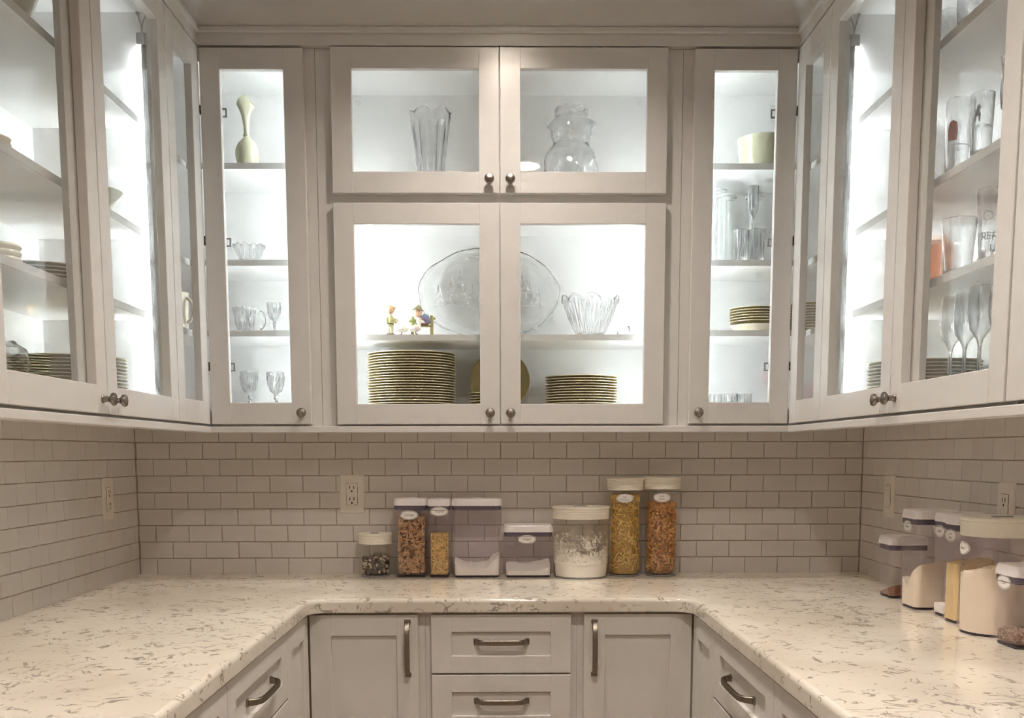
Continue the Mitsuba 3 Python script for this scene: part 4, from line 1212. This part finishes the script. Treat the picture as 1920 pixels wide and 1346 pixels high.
def scatter_pieces(units, spots, cols, size):
    """Copies of small unit meshes at the spots with random turns; returns one mesh and its vertex colours."""
    V, Fc, C, at = [], [], [], 0
    for p in spots:
        m = units[nr.integers(len(units))]
        R = trimesh.transformations.random_rotation_matrix(nr.random(3))[:3, :3]
        v = m.vertices @ R.T * float(nr.uniform(*size)) + p
        V.append(v)
        Fc.append(m.faces + at)
        at += len(v)
        c = np.array(cols[nr.integers(len(cols))]) * nr.uniform(0.85, 1.12)
        C.append(np.tile(c, (len(v), 1)))
    return trimesh.Trimesh(np.vstack(V), np.vstack(Fc), process=False), np.vstack(C)


def box_spots(w, d, z0, z1, n, edge=0.012):
    """Random spots near the walls and the top of a box-shaped filling."""
    out = []
    while len(out) < n:
        p = np.array([nr.uniform(-w / 2, w / 2), nr.uniform(-d / 2, d / 2), nr.uniform(z0, z1)])
        rc = min(w, d) * 0.16
        q = np.maximum([abs(p[0]) - w / 2 + rc, abs(p[1]) - d / 2 + rc], 0)
        if np.hypot(*q) > rc - 0.002:                # the rounded corners stay clear
            continue
        if min(w / 2 - abs(p[0]), d / 2 - abs(p[1])) < edge or z1 - p[2] < edge:
            out.append(p)
    return np.array(out)


def round_spots(r, z0, z1, n, edge=0.012):
    a, z = nr.uniform(0, 2 * np.pi, n), nr.uniform(z0, z1, n)
    q = r - nr.uniform(0, edge, n)
    top = nr.random(n) < 0.15
    q = np.where(top, r * np.sqrt(nr.random(n)), q)
    z = np.where(top, z1 - nr.uniform(0, edge, n) * 0.6, z)
    return np.column_stack([q * np.cos(a), q * np.sin(a), z])


def pieces(name, label, cat_, mesh, col):
    return single(name, mesh, VCOL, label, cat_, smooth=True, kind='stuff', color=col)


def with_core(mesh, col, core, c):
    return trimesh.util.concatenate([mesh, core]), np.vstack([col, np.tile(np.array(c, float), (len(core.vertices), 1))])


# back row, from the left: small nut jar
def round_canister(label, x, y, rb, rl, h, lid_h, body, words=None, dial=False, ribs=4, lab_z=None, ang=None):
    k = thing('canister', label, 'canister')
    P = lambda m: moved(m, x, y, ZC + E)
    part(k, 'body', P(lathe([(rb - 0.006, 0.0030), (rb - 0.001, 0.006), (rb, 0.011), (rb, h - lid_h - 0.004), (rb * 0.985, h - lid_h + 0.002)], 56)), body, smooth=30)
    part(k, 'base', P(lathe([(0, 0), (rb - 0.009, 0), (rb - 0.006, 0.0012), (rb - 0.0065, 0.0029), (0, 0.0029)], 48)), BASEP if body == PLASTIC else GREY, smooth=30)
    pr = [(0, h - lid_h), (rl * 0.955, h - lid_h)]
    for i in range(ribs):
        z0 = h - lid_h + (lid_h - 0.008) * i / ribs
        z1 = h - lid_h + (lid_h - 0.008) * (i + 1) / ribs
        pr += [(rl * 0.972, z0 + 0.0004), (rl * 0.975, z1 - 0.0016), (rl * 0.950, z1 - 0.0008)]
    pr += [(rl * 0.985, h - 0.0075), (rl, h - 0.0060), (rl * 1.0, h - 0.0025), (rl * 0.985, h - 0.0004), (rl * 0.93, h), (rl * 0.90, h - 0.0012), (0, h - 0.0012)]
    lid = part(k, 'lid', P(lathe(pr, 56)), LIDC, smooth=30)
    if dial:
        part(lid, 'dial_slot', P(moved(bx(-rb * 0.28, rb * 0.22, -0.0085, 0.0085, -0.001, 0.0012, 0.0006), z=h)), GREY)
    if words:
        aa = toward(x, y) if ang is None else ang
        oval_label(k, words, lambda m: wrap(m, rb + 0.0006, ZC + lab_z, aa, (x, y)), 0.0270, 0.0138)
    return P


P = round_canister('smallest round jar, dark and white beans under a ribbed cream lid', -0.389, -0.066, 0.0500, 0.0530, 0.1335, 0.0330, CLEARP, dial=True)
bean = trimesh.creation.icosphere(2)
bean.apply_scale([1.5, 0.85, 0.75])
m, c = scatter_pieces([bean], round_spots(0.0390, 0.0130, 0.058, 420, 0.012), [(0.035, 0.025, 0.022), (0.05, 0.035, 0.028), (0.09, 0.06, 0.045), (0.55, 0.47, 0.36), (0.62, 0.55, 0.44), (0.20, 0.15, 0.11)], (0.0040, 0.0056))
m, c = with_core(m, c, lathe([(0, 0.008), (0.036, 0.008), (0.036, 0.050), (0, 0.052)], 24), (0.05, 0.035, 0.03))
pieces('beans', 'black and white beans in the smallest round jar', 'beans', P(m), c)

c2 = Canister('tall square canister of ring cereal, second from the left in the back row', -0.2755, -0.069, 0.103, 0.100, 0.241, words=['Cereal'], lab_dz=0.031, lab_dx=-0.003)
ringlet = [torus(1.0, 0.42), torus(1.0, 0.46)]
m, c = scatter_pieces(ringlet, box_spots(c2.bw - 0.017, c2.bd - 0.017, 0.013, 0.184, 900, 0.012), [(0.60, 0.36, 0.17), (0.66, 0.42, 0.21), (0.52, 0.31, 0.14), (0.70, 0.47, 0.25)], (0.0042, 0.0052))
m, c = with_core(m, c, bx(-c2.bw / 2 + .017, c2.bw / 2 - .017, -c2.bd / 2 + .017, c2.bd / 2 - .017, 0.0075, 0.178), (0.16, 0.08, 0.035))
pieces('ring_cereal', 'golden brown ring cereal in the tall square canister', 'cereal', c2.place(m), c)

c3 = Canister('narrow tall canister of tiny yellow pasta in the back row', -0.1885, -0.0735, 0.070, 0.098, 0.239, words=['Pasta'], lab_dz=0.018, lab_dx=0.002)
grain = trimesh.creation.icosphere(1)
grain.apply_scale([1.0, 1.0, 1.25])
m, c = scatter_pieces([grain], box_spots(c3.bw - 0.0115, c3.bd - 0.0115, 0.0105, 0.131, 3200, 0.0055), [(0.72, 0.51, 0.19), (0.78, 0.58, 0.25), (0.64, 0.43, 0.15)], (0.0021, 0.0029))
m, c = with_core(m, c, bx(-c3.bw / 2 + .0085, c3.bw / 2 - .0085, -c3.bd / 2 + .0085, c3.bd / 2 - .0085, 0.0075, 0.1275), (0.40, 0.26, 0.08))
pieces('tiny_pasta', 'tiny yellow pasta in the narrow canister', 'pasta', c3.place(m), c)

c4 = Canister('wide tall canister with a little white flour, middle of the back row', -0.0735, -0.0750, 0.1555, 0.103, 0.240)
c4.fill('white flour sloping up at the sides of the wide tall canister', 'flour', 'flour', FLOUR, lambda u, v: float(np.interp(u, [-1, -.86, -.6, -.2, .2, .5, .62, .75, 1], [.046, .037, .029, .026, .025, .031, .044, .053, .060])) + bumpy(u, v, 9, 0.004, 1) + 0.006 * v)

c5 = Canister('short wide canister of white sugar beside the big flour jar', 0.0835, -0.0765, 0.1535, 0.105, 0.1595, words=['Sugar'], lab_dz=0.0235, lab_dx=-0.004, b=0.0135)
c5.fill('white sugar low in the short wide canister', 'sugar', 'sugar', FLOUR, lambda u, v: 0.019 + 0.016 * max(0, u - 0.15) ** 1.4 + bumpy(u, v, 3, 0.002, 2) + 0.010 * (v + 0.4))

P = round_canister('big round jar dusted with white flour under a ribbed cream lid', 0.2455, -0.1000, 0.0830, 0.0880, 0.2170, 0.0375, CLEARP, dial=True)


def round_powder(r, top, n=72, k=14):
    vs = []
    for q in np.linspace(1, 0, k + 1)[:-1]:
        vs.append([(r * q * math.cos(t), r * q * math.sin(t), max(0.002, top(q * math.cos(t), q * math.sin(t)))) for t in np.arange(n) / n * 2 * np.pi])
    base = [(r * 0.96 * math.cos(t), r * 0.96 * math.sin(t), 0.0) for t in np.arange(n) / n * 2 * np.pi]
    v = np.vstack([base] + vs + [[(0, 0, max(.002, top(0, 0))), (0, 0, 0)]])
    fs = []
    for a in range(k):
        for i in range(n):
            j = (i + 1) % n
            fs += [[a * n + i, a * n + j, (a + 1) * n + j], [a * n + i, (a + 1) * n + j, (a + 1) * n + i]]
    for i in range(n):
        j = (i + 1) % n
        fs += [[k * n + i, k * n + j, len(v) - 2], [j, i, len(v) - 1]]
    return outward(trimesh.Trimesh(v, np.array(fs), process=False))


def flour6(u, v):
    return 0.043 + bumpy(u, v, 5, 0.009, 4) + 0.010 * max(0, v) + (0.004 if u < 0.4 else -0.004)


single('flour', P(moved(round_powder(0.0800, flour6), z=0.0050)), FLOUR, 'white flour in the big round jar of the back row', 'flour', smooth=35, kind='stuff')
V, Fc, at = [], [], 0
disc = lathe([(0, 0), (1, 0), (0.7, 0.5), (0, 0.7)], 7)
for _ in range(4200):                              # flour clinging to the inside of the glass
    t, zz = nr.uniform(0, 2 * np.pi), 0.045 + 0.095 * nr.random() ** 1.7
    n_ = float(meshkit.fbm(np.array([math.cos(t) * 3.2, math.sin(t) * 3.2, zz * 38]), 3, 5))
    lim = 0.66 - 0.24 * (zz - 0.045) / 0.095
    if n_ > lim and nr.random() < 0.95:
        continue
    sz = float(nr.uniform(0.0009, 0.0026)) * (1.2 - 0.5 * (zz - 0.045) / 0.095)
    d_ = np.array([math.cos(t), math.sin(t), 0])
    w = disc.vertices * sz
    R = np.column_stack([[-math.sin(t), math.cos(t), 0], [0, 0, 1], -d_])
    V.append(w @ R.T + d_ * 0.0822 + [0, 0, zz])
    Fc.append(disc.faces + at)
    at += len(w)
single('flour_dust', P(trimesh.Trimesh(np.vstack(V), np.vstack(Fc), process=False)), FLOUR, 'flour dust clinging to the inside of the big round jar', 'flour', kind='stuff')

P = round_canister('tall round jar of thin yellow noodles, seventh in the back row', 0.3840, -0.0660, 0.0530, 0.0572, 0.3015, 0.0370, CLEARP, words=['Egg', 'Noodles'], lab_z=0.241)


def noodle(turns, L, r, wig):
    t = np.linspace(0, 1, 11)
    ph = nr.uniform(0, 6.28, 3)
    return tube(np.column_stack([L * (t - .5), wig * np.sin(turns * 6.28 * t + ph[0]), wig * np.sin(turns * 5.1 * t + ph[1])]), r, 5)


un = [noodle(nr.uniform(0.6, 1.5), nr.uniform(0.020, 0.032), 0.0011, nr.uniform(0.003, 0.006)) for _ in range(14)]
sp = round_spots(0.0435, 0.016, 0.246, 1500, 0.011)
V, Fc, C, at = [], [], [], 0
for p in sp:                                       # the noodles lie along the glass
    u = un[nr.integers(len(un))]
    t = math.atan2(p[1], p[0])
    tl = nr.normal(0, 0.75)
    R = trimesh.transformations.euler_matrix(0, tl, 0, 'sxyz')[:3, :3]
    w = u.vertices @ R.T
    q = np.hypot(p[0], p[1]) + w[:, 1] * 0.6
    a = t + w[:, 0] / 0.047
    q = np.minimum(q, 0.0495)
    V.append(np.column_stack([q * np.cos(a), q * np.sin(a), np.clip(p[2] + w[:, 2], 0.009, 0.252)]))
    Fc.append(u.faces + at)
    at += len(w)
    C.append(np.tile(np.array([(0.80, 0.57, 0.16), (0.86, 0.66, 0.24), (0.70, 0.47, 0.11)][nr.integers(3)]) * nr.uniform(.9, 1.1), (len(w), 1)))
m, c = with_core(trimesh.Trimesh(np.vstack(V), np.vstack(Fc), process=False), np.vstack(C), lathe([(0, 0.008), (0.041, 0.008), (0.041, 0.240), (0, 0.242)], 32), (0.36, 0.21, 0.04))
pieces('noodles', 'thin curly yellow noodles in the tall round jar', 'noodles', P(m), c)

P = round_canister('tall round jar of twisted orange brown pasta, right end of the back row', 0.4985, -0.0660, 0.0530, 0.0572, 0.3045, 0.0370, CLEARP, words=['Twist', 'Pasta'], lab_z=0.243)


def twist():
    t = np.linspace(0, 1, 9)
    w = 0.0042 * (0.55 + 0.45 * np.abs(2 * t - 1))
    L = nr.uniform(0.016, 0.021)
    a = t * nr.uniform(2.5, 5.0)
    up = np.column_stack([0 * t, np.cos(a), np.sin(a)])
    p = np.column_stack([L * (t - .5), 0.0015 * np.sin(6 * t), 0 * t])
    n_ = np.cross([1, 0, 0], up) * 0.0008
    v = np.vstack([p + up * w[:, None] + n_, p - up * w[:, None] + n_, p - up * w[:, None] - n_, p + up * w[:, None] - n_])
    f = []
    for i in range(8):
        for q in range(4):
            r_ = (q + 1) % 4
            f += [[q * 9 + i, r_ * 9 + i, r_ * 9 + i + 1], [q * 9 + i, r_ * 9 + i + 1, q * 9 + i + 1]]
    return trimesh.Trimesh(v, f, process=False)


m, c = scatter_pieces([twist() for _ in range(10)], round_spots(0.0395, 0.018, 0.222, 1500, 0.010), [(0.70, 0.38, 0.12), (0.78, 0.46, 0.17), (0.60, 0.31, 0.09), (0.80, 0.52, 0.22)], (0.85, 1.1))
rr_ = np.hypot(m.vertices[:, 0], m.vertices[:, 1])
m.vertices[:, :2] *= np.minimum(1, 0.0498 / np.maximum(rr_, 1e-6))[:, None]
m.vertices[:, 2] = np.maximum(m.vertices[:, 2], 0.0085)
m, c = with_core(m, c, lathe([(0, 0.0085), (0.036, 0.0085), (0.036, 0.214), (0, 0.217)], 32), (0.24, 0.10, 0.025))
pieces('twist_pasta', 'orange brown twisted pasta in the tall round jar', 'pasta', P(m), c)

# right counter, along the wall: built facing the aisle (rz = -90 degrees turns the front to -x)
RZ = -math.pi / 2
c9 = Canister('short canister with brown powder, farthest of the row on the right counter', 1.0580, -0.5620, 0.104, 0.104, 0.1600, RZ)
c9.fill('brown powder in the farthest canister on the right counter', 'cocoa', 'cocoa', plain('cocoa_brown', (0.22, 0.105, 0.06), 0.9, spec=0.1), lambda u, v: 0.022 + 0.012 * u + bumpy(u, v, 3, 0.004, 7) + 0.010 * v)
c10 = Canister('tall square canister with heaped cream flour, second along the right counter', 1.0440, -0.7580, 0.108, 0.108, 0.2400, RZ, words=['Flour'], lab_dz=0.022, lab_dx=-0.006)
c10.fill('cream flour heaped high at the near side of the tall square canister', 'flour', 'flour', CREAMF, lambda u, v: float(np.interp(u, [-1, -.5, -.1, .3, .65, 1], [.068, .058, .044, .074, .090, .100])) + max(0, u) * 0.011 * (v + 1) - 0.010 * (v + 1) * (u < 0) + bumpy(u, v, 5, 0.004, 8))
c11 = Canister('almost empty narrow canister behind the yellow one on the right counter', 1.0640, -0.8800, 0.074, 0.098, 0.2400, RZ, words=['Rice'], lab_dz=0.024)
c11.fill('a little pale rice in the almost empty narrow canister', 'rice', 'rice', FLOUR, lambda u, v: 0.020 + bumpy(u, v, 4, 0.002, 9))
c12 = Canister('narrow tall canister of yellow corn meal on the right counter', 1.0480, -0.9750, 0.074, 0.098, 0.2400, RZ, words=['Corn', 'Meal'], lab_dz=0.027)
c12.fill('yellow corn meal in the narrow canister', 'corn meal', 'corn_meal', CORN, lambda u, v: 0.130 + bumpy(u, v, 3, 0.005, 10) + 0.006 * v)
P = round_canister('large round canister of cream flour with a wide cream lid on the right counter', 1.0500, -1.1130, 0.0800, 0.0845, 0.2450, 0.0400, PLASTIC, words=['Flour'], ribs=1, lab_z=0.180, ang=math.pi - 0.05, dial=True)
single('flour', P(moved(round_powder(0.0770, lambda u, v: 0.134 + 0.012 * u - 0.014 * v + bumpy(u, v, 3.5, 0.010, 11)), z=0.0050)), CREAMF, 'cream flour in the large round canister on the right counter', 'flour', smooth=35, kind='stuff')
c14 = Canister('short canister with brown grain, nearest of the row on the right counter', 1.0390, -1.2620, 0.108, 0.108, 0.1600, RZ, words=['Flax'], lab_dz=0.016, lab_dx=-0.006)
m, c = scatter_pieces([grain], box_spots(c14.bw - 0.0105, c14.bd - 0.0105, 0.0105, 0.030, 2600, 0.006), [(0.30, 0.19, 0.13), (0.38, 0.26, 0.19), (0.22, 0.13, 0.09), (0.45, 0.33, 0.25)], (0.0016, 0.0023))
m, c = with_core(m, c, bx(-c14.bw / 2 + .0085, c14.bw / 2 - .0085, -c14.bd / 2 + .0085, c14.bd / 2 - .0085, 0.0075, 0.0275), (0.22, 0.13, 0.09))
pieces('flax_grain', 'small brown grain low in the nearest canister on the right counter', 'grain', c14.place(m), c)
